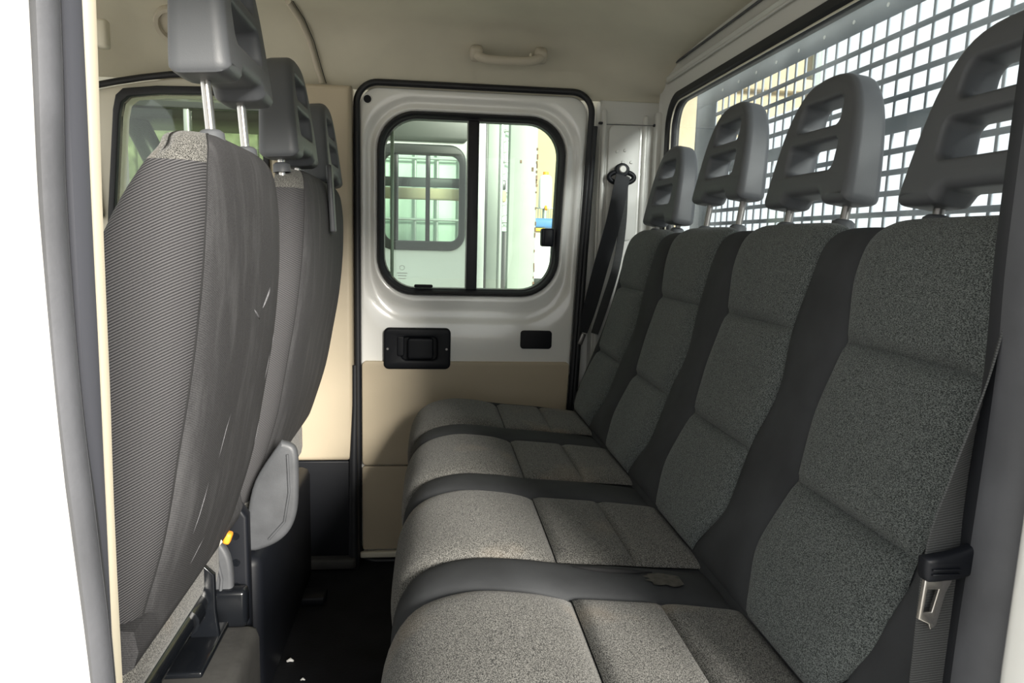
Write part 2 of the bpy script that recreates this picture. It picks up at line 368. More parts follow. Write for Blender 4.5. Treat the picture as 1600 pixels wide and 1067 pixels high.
sw2 = plate('glass_pane', [[shear((a, 0, b)).xz for a, b in ([(0.112, 0.836), (0.28, 0.836)] + rrect(0.0, 0.384, 0.836, 1.342, 0.105)[28:36] + rrect(0.0, 0.384, 0.836, 1.342, 0.105)[0:9] + [(0.112, 1.342)])]], YF + 0.020, YF + 0.024, 'glass', d1)
rbox('window_divider', (0.1155, YF + 0.012, 1.088), (0.034, 0.024, 0.49), 0.004, 'rubber', d1)
rbox('divider_strip', (0.099, YF + 0.0, 1.088), (0.004, 0.004, 0.485), 0.001, 'galv', d1)
rbox('slide_channel', (-0.118, YF + 0.022, 1.088), (0.010, 0.006, 0.44), 0.001, 'galv', d1)
lt = rbox('slide_latch', (0.340, YF + 0.006, 1.004), (0.038, 0.026, 0.054), 0.006, 'black', d1)
rbox('latch_grip', (0.326, YF - 0.010, 1.004), (0.010, 0.012, 0.048), 0.003, 'black', lt)
rbox('stop_block', (-0.025, YF + 0.004, 0.852), (0.055, 0.010, 0.010), 0.004, 'black', d1)
# etched glass mark at the foot of the front pane
for i, w in enumerate((0.030, 0.026, 0.022)):
    rbox('glass_mark', (-0.088, YF + 0.0095, 0.889 - i * 0.008), (w, 0.0006, 0.0022), 0, 'galv', d1)
tube('glass_mark_ring', [(-0.088 + 0.007 * math.cos(a), YF + 0.0095, 0.905 + 0.007 * math.sin(a)) for a in [2 * PI * i / 16 for i in range(16)]], 0.0006, 'galv', d1, 5, True)
# door seal: thick black rubber round the aperture
rr_ = [shear((a, YF - 0.004, b)) for a, b in rrect(-0.216, 0.462, 0.0, 1.424, 0.06, 10)]
tube('door_seal', rr_, 0.0095, 'rubber', d1, 10, True)
tube('door_seal', [shear((0.473, YF - 0.004, z)) for z in (1.33, 1.2, 0.9, 0.6, 0.35, 0.1)], 0.0095, 'rubber', d1, 10)
# small round plug hole
tube('hole_rim', [(-0.186 + 0.0125 * math.cos(a), YF - 0.001, 1.3775 + 0.0125 * math.sin(a)) for a in [2 * PI * i / 20 for i in range(20)]], 0.0018, 'paint', d1, 6, True)
tube('plug', [(-0.186, YF - 0.003, 1.3775), (-0.186, YF + 0.002, 1.3775)], 0.0105, 'black', d1, 18)
# inner handle: dished black bezel with a pull
hbz = plate('handle_bezel', [rrect(-0.140, 0.057, 0.606, 0.729, 0.016), rrect(-0.086, 0.016, 0.634, 0.702, 0.012)], YF - 0.022, YF + 0.002, 'black', d1, bev=0.006)
plate('handle_dish', [rrect(-0.118, 0.036, 0.622, 0.714, 0.012)], YF - 0.006, YF - 0.001, 'black', hbz, bev=0.001)
plate('handle_pull', [rrect(-0.070, 0.006, 0.636, 0.700, 0.010)], YF - 0.026, YF - 0.006, 'black', hbz, bev=0.005)
plate('lock_tab', [rrect(-0.101, -0.080, 0.645, 0.705, 0.006)], YF - 0.024, YF - 0.010, 'black', hbz, bev=0.003)
for xx in (-0.128, 0.045):
    tube('screw', [(xx, YF - 0.0225, 0.667), (xx, YF - 0.020, 0.667)], 0.0035, 'darksteel', hbz, 10)
plate('blanking_cap', [rrect(0.268, 0.364, 0.668, 0.724, 0.010)], YF - 0.005, YF + 0.002, 'black', d1, bev=0.002)
# beige lower panels
plate('lower_panel', [[tuple(shear((a, 0, b)).xz) for a, b in rrect(-0.204, 0.448, 0.309, 0.628, 0.014)]], YF - 0.014, YF + 0.004, 'beige', d1, bev=0.004)
plate('kick_panel', [[tuple(shear((a, 0, b)).xz) for a, b in rrect(-0.204, 0.448, 0.040, 0.305, 0.008)]], YF - 0.012, YF + 0.004, 'beige', d1, bev=0.003)
rbox('sill_strip', (0.12, YF - 0.012, 0.026), (0.66, 0.02, 0.018), 0.003, 'ivory', d1)

# --- pillar trims
t1 = plate('trim_1', [[(-0.228, 0.345), (-0.234, 0.337), (-0.244, 0.333), (-0.448, 0.333), (-0.448, 1.0), (-0.440, 1.405), (-0.228, 1.405)]], YF - 0.045, YF + 0.05, 'beige', None, bev=0.014, res=3)
struct(t1, 'beige pillar trim between the two far doors', 'trim')
t1b = plate('trim_2', [[(-0.226, 0.0), (-0.226, 0.331), (-0.60, 0.331), (-0.60, 0.0)]], YF - 0.035, YF + 0.05, 'black', None, bev=0.006)
struct(t1b, 'black lower sill cover below the beige pillar trim', 'trim')
tube('sill_seal', [(-0.222, YF - 0.035, 0.62), (-0.222, YF - 0.036, 0.5), (-0.226, YF - 0.042, 0.33), (-0.226, YF - 0.045, 0.0)], [0.007, 0.008, 0.013, 0.016], 'rubber', t1b, 10)
rbox('sill_lip', (-0.36, YF - 0.055, 0.022), (0.28, 0.04, 0.03), 0.006, 'greymat', t1b)
# rear quarter pillar (painted)
def cpw(p): return p
t2 = plate('trim_3', [[(0.488, 0.0), (0.488, 1.408), (0.678, 1.408), (0.678, 0.0)]], YF + 0.008, YF + 0.06, 'paintdull', None, bev=0.004)
struct(t2, 'white painted metal pillar behind the far door', 'trim')
rbox('pressed_rib', (0.500, YF + 0.006, 0.70), (0.014, 0.024, 1.36), 0.006, 'paintdull', t2)
rbox('pressed_rib', (0.627, YF + 0.008, 1.10), (0.018, 0.018, 0.54), 0.008, 'paintdull', t2)
rbox('pressed_rib', (0.664, YF - 0.004, 0.70), (0.026, 0.040, 1.36), 0.012, 'paintdull', t2)
plate('pressed_panel', [rrect(0.515, 0.612, 1.00, 1.345, 0.03)], YF + 0.002, YF + 0.012, 'paintdull', t2, bev=0.004)
for (xx, zz) in ((0.542, 1.262), (0.566, 1.266), (0.561, 1.232), (0.586, 1.232)):
    tube('rivet_dimple', [(xx, YF - 0.001, zz), (xx, YF + 0.004, zz)], [0.0035, 0.006], 'paintdull', t2, 10)
tube('seam_line', [(0.505, YF - 0.003, 1.338), (0.66, YF - 0.003, 1.340)], 0.0012, 'greyrubber', t2, 6)
for xx in (0.487, 0.652):
    rbox('clip', (xx, YF - 0.006, 1.340), (0.012, 0.012, 0.007), 0.002, 'rubber', t2)

# --- far front door
d2 = thing('door_2', (-0.70, YF, 0.0), 'far front door with black framed green tinted window behind the driver seat', 'door', None, 'structure')
def fd_arch(x):      # upper line of the front door opening, falling towards the windscreen
    return 1.412 - 0.11 * max(0, (-0.62 - x) / 0.5) ** 1.6
DO = [(-0.448, 0.02), (-0.448, 1.40)] + [(-0.50 - 0.07 * i, fd_arch(-0.50 - 0.07 * i)) for i in range(10)] + [(-1.15, 0.02)]
WO = [(-0.476, 0.78), (-0.470, 1.10), (-0.473, 1.30), (-0.480, 1.343), (-0.505, 1.362), (-0.62, 1.366), (-0.74, 1.362), (-0.82, 1.352), (-0.838, 1.335), (-0.846, 1.30), (-0.87, 1.05), (-0.89, 0.78)]
plate('door_frame', [DO, WO], YF - 0.01, YF + 0.05, 'ivory', d2, bev=0.004)
def scale_out(ol, k, c): return [(c[0] + (a - c[0]) * k, c[1] + (b - c[1]) * (1 + (k - 1) * 0.8)) for a, b in ol]
plate('window_seal', [scale_out(WO, 1.085, (-0.67, 1.06)), WO], YF - 0.022, YF + 0.01, 'rubber', d2, bev=0.003)
plate('glass_pane', [scale_out(WO, 1.02, (-0.67, 1.06))], YF + 0.006, YF + 0.010, 'glassfront', d2)
tube('opening_seal', [(a, YF - 0.02, b + 0.008) for a, b in DO[1:-1]], 0.009, 'rubber', d2, 8)
rbox('pillar_cover', (-0.935, YF - 0.02, 1.12), (0.05, 0.02, 0.20), 0.009, 'plastic_light', d2, rot=Matrix.Rotation(-0.12, 4, 'Y'))

# --- rear wall with the wide window
XR = 0.68
wr = thing('wall_rear', (XR, 1.28, 0.0), 'painted rear cab wall above the bench', 'wall', None, 'structure')
def rring(y0, y1, z0, z1, r, x): return [Vector((x, a, b)) for a, b in rrect(y0, y1, z0, z1, r, 8)]
rings = [rring(0.42, 2.135, 0.0, 1.60, 0.01, XR + 0.03), rring(0.42, 2.135, 0.0, 1.60, 0.01, XR - 0.014), rring(0.46, 2.10, 0.82, 1.475, 0.05, XR - 0.014),
         rring(0.475, 2.085, 0.84, 1.462, 0.06, XR - 0.022), rring(0.485, 2.075, 0.85, 1.450, 0.07, XR - 0.012), rring(0.50, 2.06, 0.87, 1.425, 0.08, XR - 0.012), rring(0.515, 2.045, 0.88, 1.405, 0.085, XR - 0.004), rring(0.515, 2.045, 0.88, 1.405, 0.085, XR + 0.03)]
loft('wall_panel', rings, 'paintdull', wr, ang=60)
tube('roof_edge_seal', [(XR - 0.018, y, 1.492 - 0.004 * abs(y - 1.3)) for y in (2.08, 1.9, 1.6, 1.3, 1.0, 0.7, 0.5)], 0.003, 'greyrubber', wr, 8)
rbox('cornice_ridge', (XR - 0.0215, 1.28, 1.448), (0.006, 1.50, 0.006), 0.002, 'paintdull', wr)
w1 = thing('window_1', (XR, 1.28, 0.88), 'wide rear cab window with black rubber seal', 'window', None, 'structure')
rings = [rring(0.508, 2.052, 0.872, 1.414, 0.088, XR - 0.002), rring(0.510, 2.050, 0.874, 1.412, 0.088, XR - 0.012), rring(0.530, 2.030, 0.895, 1.397, 0.075, XR - 0.010), rring(0.540, 2.020, 0.905, 1.387, 0.07, XR + 0.004), rring(0.540, 2.020, 0.905, 1.387, 0.07, XR + 0.02), rring(0.508, 2.052, 0.872, 1.414, 0.088, XR + 0.02)]
loft('window_seal', rings, 'rubber', w1, loop=True)
tube('bright_bead', [(XR - 0.004, a, b) for a, b in rrect(0.538, 2.022, 0.903, 1.389, 0.07, 8)], 0.0022, 'ivory', w1, 6, True)
plate('glass_pane', [rrect(0.53, 2.03, 0.895, 1.397, 0.07)], XR + 0.006, XR + 0.011, 'glassrear', w1, axis='X')

# --- near side: door opening, body pillar with rubber seal on both edges
wn = thing('wall_near', (-0.3, 0.44, 0.0), 'near body side of the cab round the open door', 'wall', None, 'structure')
# front pillar of the opening
plate('outer_pillar', [[(-0.191, -0.08), (-0.192, 0.72), (-0.200, 0.85), (-0.204, 1.0), (-0.202, 1.2), (-0.197, 1.44), (-0.42, 1.44), (-0.42, -0.08)]], 0.385, 0.42, 'paint', wn, bev=0.006)
sealp = [(-0.186, 0.41, -0.05), (-0.187, 0.41, 0.5), (-0.190, 0.41, 0.72), (-0.194, 0.41, 0.81), (-0.199, 0.41, 0.905), (-0.200, 0.41, 1.01), (-0.197, 0.41, 1.11), (-0.192, 0.41, 1.42)]
def strip(name, path, off, prof, mat, parent):
    """rings of an open profile (x,y offsets) along a vertical path"""
    rings = [[Vector((p.x + off[0] + a, p.y + off[1] + b, p.z)) for a, b in prof] for p in path]
    return loft(name, rings, mat, parent, closed=True, cap0=True, cap1=True, ang=60)
sp = bez(sealp, 5)
strip('door_seal', sp, (0.0, 0.0), [(-0.006, 0.02), (-0.009, 0.004), (-0.006, -0.010), (0.000, -0.015), (0.004, -0.012), (0.006, -0.004), (-0.002, 0.010), (-0.004, 0.02)], 'greyrubber', wn)
strip('seal_rib', sp, (-0.005, 0.009), [(-0.004, 0.012), (0.001, -0.004), (0.0035, -0.007), (0.0065, -0.003), (0.0, 0.012)], 'greyrubber', wn)
lpp = bez([(-0.1985, 0.436, -0.05), (-0.1985, 0.436, 0.5), (-0.197, 0.436, 0.7), (-0.195, 0.436, 0.9), (-0.1942, 0.436, 1.0), (-0.193, 0.436, 1.11), (-0.191, 0.436, 1.42)], 5)
strip('seal_lip', lpp, (-0.0025, 0.0), [(-0.012, 0.004), (-0.012, -0.010), (-0.003, -0.010), (0.0, -0.003), (0.0, 0.004)], 'seal_dark', wn)
ivp = bez([(-0.2040, 0.455, -0.05), (-0.2035, 0.455, 0.69), (-0.2010, 0.455, 0.9), (-0.1995, 0.455, 1.01), (-0.197, 0.455, 1.12), (-0.192, 0.455, 1.42)], 5)
strip('ivory_edge_trim', ivp, (0.0, 0.0), [(-0.02, 0.006), (-0.012, -0.009), (-0.002, -0.009), (0.0012, -0.006), (0.0012, 0.003)], 'cream', wn)
plate('inner_pillar', [rrect(-0.42, -0.212, 0.0, 1.42, 0.01)], 0.428, 0.468, 'beige', wn, bev=0.004)
# rear pillar of the opening
plate('outer_quarter', [[(0.420, -0.08), (0.417, 0.5), (0.414, 0.69), (0.416, 0.85), (0.427, 0.95), (0.445, 1.1), (0.452, 1.25), (0.455, 1.44), (0.80, 1.44), (0.80, -0.08)]], 0.40, 0.437, 'paint', wn, bev=0.012, res=3)
rsp = bez([(0.428, 0.455, -0.05), (0.426, 0.455, 0.5), (0.425, 0.455, 0.655), (0.428, 0.455, 0.77), (0.431, 0.455, 0.9), (0.428, 0.455, 1.0), (0.430, 0.455, 1.2), (0.430, 0.455, 1.42)], 5)
strip('door_seal', rsp, (0.0, 0.0), [(0.03, 0.03), (-0.002, 0.03), (-0.004, 0.010), (0.002, -0.006), (0.012, -0.012), (0.022, -0.006), (0.03, 0.004)], 'greyrubber', wn)
strip('seal_lip', rsp, (0.004, 0.024), [(0.01, 0.02), (-0.004, 0.02), (-0.006, 0.0), (0.0, -0.008), (0.008, -0.006)], 'rubber', wn)
plate('inner_quarter', [rrect(0.445, 0.70, 0.0, 1.42, 0.01)], 0.455, 0.475, 'paintdull', wn, bev=0.003)
# header over the opening, sill under it, near front door
plate('header', [rrect(-1.25, 0.80, 1.425, 1.62, 0.02)], 0.40, 0.47, 'paint', wn, bev=0.006)
plate('sill', [rrect(-0.42, 0.70, -0.20, -0.01, 0.01)], 0.36, 0.47, 'paint', wn, bev=0.006)
plate('front_door_skin', [[(-0.425, -0.1), (-0.425, 1.42), (-1.25, 1.42), (-1.25, -0.1)], [(-0.50, 0.88), (-0.50, 1.34), (-1.0, 1.30), (-1.15, 0.88)]], 0.37, 0.43, 'paint', wn, bev=0.006)

# ------------------------------------------------------------------ HEADRESTS
def headrest_mesh():
    hw, H = 0.126, 0.200
    ol = []
    def arc(cx, cz, r, a0, a1, n):
        for i in range(n + 1):
            a = math.radians(a0 + (a1 - a0) * i / n); ol.append((cx + r * math.cos(a), cz + r * math.sin(a)))
    # right bottom corner, up the tapering side, over the round top, mirrored
    half = [(0.042, 0.016), (0.050, 0.013), (0.058, 0.003), (0.068, 0.0), (hw - 0.012, 0.0), (hw - 0.003, 0.004), (hw, 0.014), (hw - 0.004, 0.045), (hw - 0.010, 0.08), (hw - 0.018, 0.115), (hw - 0.028, 0.143), (hw - 0.043, 0.168), (hw - 0.063, 0.187), (hw - 0.090, 0.197), (0.0, H)]
    ol = half + [(-a, b) for a, b in reversed(half[:-1])]
    ol = [(p.x, p.y) for p in bez([(a, b, 0) for a, b in ol], 2)]
    up_ = rrect(-0.060, 0.060, 0.118, 0.158, 0.012, 4); up_ = [(a * (1 - 1.8 * (b - 0.118)), b + 0.004 * (1 - (a / 0.062) ** 2)) for a, b in up_]
    lo_ = rrect(-0.068, 0.068, 0.052, 0.096, 0.010, 4)
    def warp(p):      # thickness (x) thins towards the top
        k = 1.0 - 1.2 * p.z
        return Vector((p.x * k, p.y, p.z))
    o = plate('headrest', [ol, up_, lo_], -0.029, 0.029, 'plastic', None, bev=0.014, axis='X', res=3, warp=warp, hb=0.45)
    me = o.data; bpy.data.objects.remove(o)
    return me
HR = headrest_mesh()
HRF = HR.copy()
for v in HRF.vertices: v.co.x *= 1.28
def pole_mesh(h0, h1, mm):
    vs, fs = sweep_data([(0, 0, h0), (0, 0, h1)], 0.0065, 12); me = bpy.data.meshes.new('pole'); me.from_pydata([tuple(v) for v in vs], [], fs); me.materials.append(M[mm]); autosmooth(me, 60); return me
PM = pole_mesh(-0.12, 0.06, 'chrome'); PMD = pole_mesh(-0.12, 0.06, 'darksteel')
def collar_mesh():
    vs, fs = sweep_data([(0, 0, -0.012), (0, 0, 0.002), (0, 0, 0.006)], [0.017, 0.016, 0.011], 14); me = bpy.data.meshes.new('collar'); me.from_pydata([tuple(v) for v in vs], [], fs); me.materials.append(M['plastic']); autosmooth(me, 50); return me
CM = collar_mesh()
def child(name, me, parent, mat4):
    o = bpy.data.objects.new(name, me); C.objects.link(o); o.parent = parent
    o.matrix_basis = mat4; return o
def headrest(parent, loc, lean, flip, gap, pm=None):
    """loc: foot of the poles on the seat top; gap: height of the pad above it"""
    pl = PLOC[parent.name]
    m = Matrix.Translation(Vector(loc) - pl) @ Matrix.Rotation(lean, 4, 'Y') @ Matrix.Rotation(PI if flip else 0, 4, 'Z')
    h = child('headrest', HRF if flip else HR, parent, m @ Matrix.Translation((0, 0, gap)))
    wnm = h.modifiers.new('weighted_normal', 'WEIGHTED_NORMAL'); wnm.keep_sharp = True; wnm.weight = 80
    for s in (-1, 1):
        child('pole', pm or PM, h, Matrix.Translation((0.004, s * 0.083, 0)))
        child('collar', CM, h, Matrix.Translation((0.004, s * 0.083, -gap)))
    # moulded feet round the poles
    return h

# ------------------------------------------------------------------ REAR BENCH
BY0, BY1 = 0.535, 1.965
SEATC = [1.785, 1.425, 1.065, 0.705]
bench = thing('rear_bench_seat', (0.3, 1.25, 0.0), 'grey four-place rear bench with charcoal bolsters and slotted headrests', 'bench seat')
CUSH = bez([(0.05, 0.335, 0), (0.0, 0.345, 0), (-0.032, 0.385, 0), (-0.046, 0.44, 0), (-0.040, 0.495, 0), (-0.010, 0.535, 0), (0.05, 0.553, 0), (0.12, 0.551, 0), (0.19, 0.542, 0), (0.30, 0.533, 0), (0.40, 0.523, 0), (0.46, 0.515, 0)], 12)
BACK = bez([(0.385, 0.47, 0), (0.388, 0.525, 0), (0.406, 0.575, 0), (0.43, 0.63, 0), (0.458, 0.70, 0), (0.488, 0.79, 0), (0.510, 0.885, 0), (0.524, 0.96, 0), (0.540, 1.003, 0), (0.570, 1.024, 0), (0.605, 1.024, 0), (0.638, 1.005, 0), (0.650, 0.95, 0), (0.640, 0.85, 0), (0.62, 0.70, 0), (0.59, 0.50, 0)], 12)
def prof_len(P):
    L = [0]
    for a, b in zip(P, P[1:]): L.append(L[-1] + (b - a).length)
    return L
def prof_at(P, L, s):
    s = max(0, min(L[-1], s))
    lo, hi = 0, len(L) - 1
    while hi - lo > 1:
        m = (lo + hi) // 2
        if L[m] <= s: lo = m
        else: hi = m
    t = (s - L[lo]) / max(1e-9, L[hi] - L[lo]); p = P[lo].lerp(P[hi], t)
    a = P[max(0, lo - 1)]; b = P[min(len(P) - 1, hi + 1)]; d = (b - a).normalized()
    return p, Vector((-d.y, d.x, 0))     # point and left-hand normal
CL, BL = prof_len(CUSH), prof_len(BACK)
def s_of(P, L, key, lo=0, hi=10**6):
    best = min(range(max(0, lo), min(len(P), hi)), key=lambda i: abs(key(P[i]))); return L[best]
# arc-length marks
cs_x = lambda x: s_of(CUSH, CL, lambda p: p.x - x, 60)
bs_z = lambda z: s_of(BACK, BL, lambda p: p.y - z, 0, 96)
def endround(y, r):
    e = min(y - BY0, BY1 - y)
    if e >= r: return 1.0
    return math.sqrt(max(0.0, 1 - (1 - max(e, 0) / r) ** 2))
def csurf(s, y, h):
    p, n = prof_at(CUSH, CL, s); k = endround(y, 0.07)
    q = p + n * h
    cx, cz = 0.20, 0.42
    return Vector((cx + (q.x - cx) * (0.80 + 0.20 * k), y, cz + (q.y - cz) * (0.55 + 0.45 * k)))
def bsurf(s, y, h):
    p, n = prof_at(BACK, BL, s); k = endround(y, 0.10)
    q = p + n * h
    cx, cz = 0.575, 0.80
    # shoulders drop and thin towards the bench ends
    up_ = max(0.0, q.y - 0.55)
    zz = q.y - (1 - k) * 0.17 * (up_ / 0.47) ** 3
    bx = 0.46 + (q.y - 0.5) * 0.30
    return Vector((bx + (q.x - bx) * (0.60 + 0.40 * k), y, zz))
def quilt(name, surf, s0, s1, ylo, yhi, puff, mat, parent, ns=22, ny=18, dip=-0.009, pw=5.0):
    vs, fs = [], []
    for i in range(ns + 1):
        a = i / ns; s = s0 + (s1 - s0) * a
        y0, y1 = ylo(a), yhi(a)
        for j in range(ny + 1):
            # denser near the seams
            b = 0.5 - 0.5 * math.cos(PI * j / ny) if ny > 6 else j / ny
            ea = 1 - abs(2 * a - 1) ** (pw * 1.6); eb = 1 - abs(2 * b - 1) ** pw
            f = math.sqrt(max(0, ea)) * math.sqrt(max(0, eb))
            vs.append(surf(s, y0 + (y1 - y0) * b, dip + (puff - dip) * f))
    for i in range(ns):
        for j in range(ny):
            q = i * (ny + 1) + j; fs.append((q, q + ny + 1, q + ny + 2, q + 1))
    return obj(name, vs, fs, mat, parent, True, False)
def tabf(vals):
    def f(a):
        x = a * (len(vals) - 1); i = min(int(x), len(vals) - 2); t = smooth01(x - i) ; return vals[i] + (vals[i + 1] - vals[i]) * t
    return f
# cushion: core, seat panels, bolsters
def core(name, surf, L, parent, mat, h, y0=BY0, y1=BY1, ns=50, ny=64):
    rings = []
    for j in range(ny + 1):
        b = 0.5 - 0.5 * math.cos(PI * j / ny); y = y0 + (y1 - y0) * b
        rings.append([surf(L[-1] * i / ns, y, h) for i in range(ns + 1)])
    return loft(name, rings, mat, parent, closed=True, cap0=True, cap1=True, ang=80)
core('cushion_core', csurf, CL, bench, 'bolster', -0.010)
core('backrest_core', bsurf, BL, bench, 'bolster', -0.012)
s_seamA, s_seamB, s_end = cs_x(0.180), cs_x(0.298), cs_x(0.405)
s_start = CL[14]
b0, b1, b2, b3 = bs_z(0.535), bs_z(0.698), bs_z(0.880), s_of(BACK, BL, lambda p: p.x - 0.585, 90, 130)
b_back = s_of(BACK, BL, lambda p: p.y - 0.75, 140, 200)
HWC = [0.131, 0.131, 0.131, 0.131]
for i, yc in enumerate(SEATC):
    w = HWC[i]
    quilt('seat_panel', csurf, s_start, s_seamA, tabf([yc - w + 0.01, yc - w, yc - w - 0.002, yc - w + 0.004]), tabf([yc + w - 0.01, yc + w, yc + w + 0.002, yc + w - 0.004]), 0.010, 'heather', bench, 34, 22)
    quilt('seat_panel', csurf, s_seamA, s_seamB, tabf([yc - w + 0.004, yc - w + 0.006]), tabf([yc + w - 0.004, yc + w - 0.006]), 0.006, 'heather', bench, 14, 22, dip=-0.006)
    quilt('seat_panel', csurf, s_seamB, s_end, tabf([yc - w + 0.006, yc - w + 0.012]), tabf([yc + w - 0.006, yc + w - 0.012]), 0.006, 'heather', bench, 14, 22, dip=-0.006)
    # backrest panels, edges stepping at the seams
    quilt('backrest_panel', bsurf, b0, b1, tabf([yc - 0.085, yc - 0.125, yc - 0.112]), tabf([yc + 0.085, yc + 0.125, yc + 0.112]), 0.010, 'heather_shaded', bench, 18, 20)
    quilt('backrest_panel', bsurf, b1, b2, tabf([yc - 0.112, yc - 0.128, yc - 0.114]), tabf([yc + 0.112, yc + 0.128, yc + 0.114]), 0.010, 'heather_shaded', bench, 18, 20)
    quilt('backrest_panel', bsurf, b2, b3, tabf([yc - 0.114, yc - 0.130, yc - 0.132]), tabf([yc + 0.114, yc + 0.130, yc + 0.132]), 0.008, 'heather_shaded', bench, 18, 20)
edges = [BY1] + [(a + b) / 2 for a, b in zip(SEATC, SEATC[1:])] + [BY0]
for i, ye in enumerate(edges):
    if i == 0: lo, hi = SEATC[0] + 0.131, BY1 - 0.002
    elif i == 4: lo, hi = BY0 + 0.002, SEATC[3] - 0.131
    else: lo, hi = ye - 0.049, ye + 0.049
    f = lambda v: (lambda a: v)
    quilt('cushion_bolster', csurf, s_start, s_end, f(lo), f(hi), 0.004, 'bolster', bench, 44, 10, dip=-0.010, pw=3)
    g = 0.018
    if i == 0: l2, h2 = tabf([lo - 0.03, lo - 0.012, lo - 0.015, lo]), f(hi)
    elif i == 4: l2, h2 = f(lo), tabf([hi + 0.03, hi + 0.012, hi + 0.015, hi])
    else:
        hw = tabf([0.095, 0.056, 0.068, 0.053, 0.066, 0.050, 0.048]); l2 = (lambda a, ye=ye, hw=hw: ye - hw(a)); h2 = (lambda a, ye=ye, hw=hw: ye + hw(a))
    quilt('backrest_bolster', bsurf, b0, b3, l2, h2, 0.003, 'bolster', bench, 60, 10, dip=-0.010, pw=3)
# base plinth and feet under the cushion
rbox('plinth', (0.26, 1.25, 0.165), (0.40, 1.40, 0.33), 0.01, 'black', bench)
rbox('back_cover', (0.625, 1.25, 0.62), (0.05, 1.36, 0.70), 0.02, 'black', bench)
# headrests: the far one sits fully down
for i, (yc, gp, x) in enumerate(((SEATC[0], 0.012, 0.596), (SEATC[1], 0.052, 0.592), (SEATC[2], 0.026, 0.592), (SEATC[3], 0.014, 0.592))):
    headrest(bench, (x, yc, 1.028), math.radians(8), False, gp, PMD)
# worn tear along the near bolster
def on_cushion(x, y, h): return csurf(cs_x(x), y, h)
vs, fs = sweep_data([on_cushion(x, y, 0.0055) for x, y in ((0.200, 0.905), (0.225, 0.900), (0.255, 0.897), (0.285, 0.897), (0.312, 0.900))], [0.0008, 0.0030, 0.0036, 0.0030, 0.0008], 6)
obj('split_seam', vs, fs, 'thread', bench)
rnd = random.Random(11); cen = on_cushion(0.318, 0.880, 0.0058); vs = [cen]
for i in range(20):
    a = 2 * PI * i / 20; r = (0.8 + 0.4 * rnd.random()); vs.append(on_cushion(0.318 + 0.026 * r * math.cos(a), 0.880 + 0.018 * r * math.sin(a), 0.0055))
tag(obj('mud_stain', vs, [(0, 1 + i, 1 + (i + 1) % 20) for i in range(20)], 'mud', bench), 'dried mud stain')

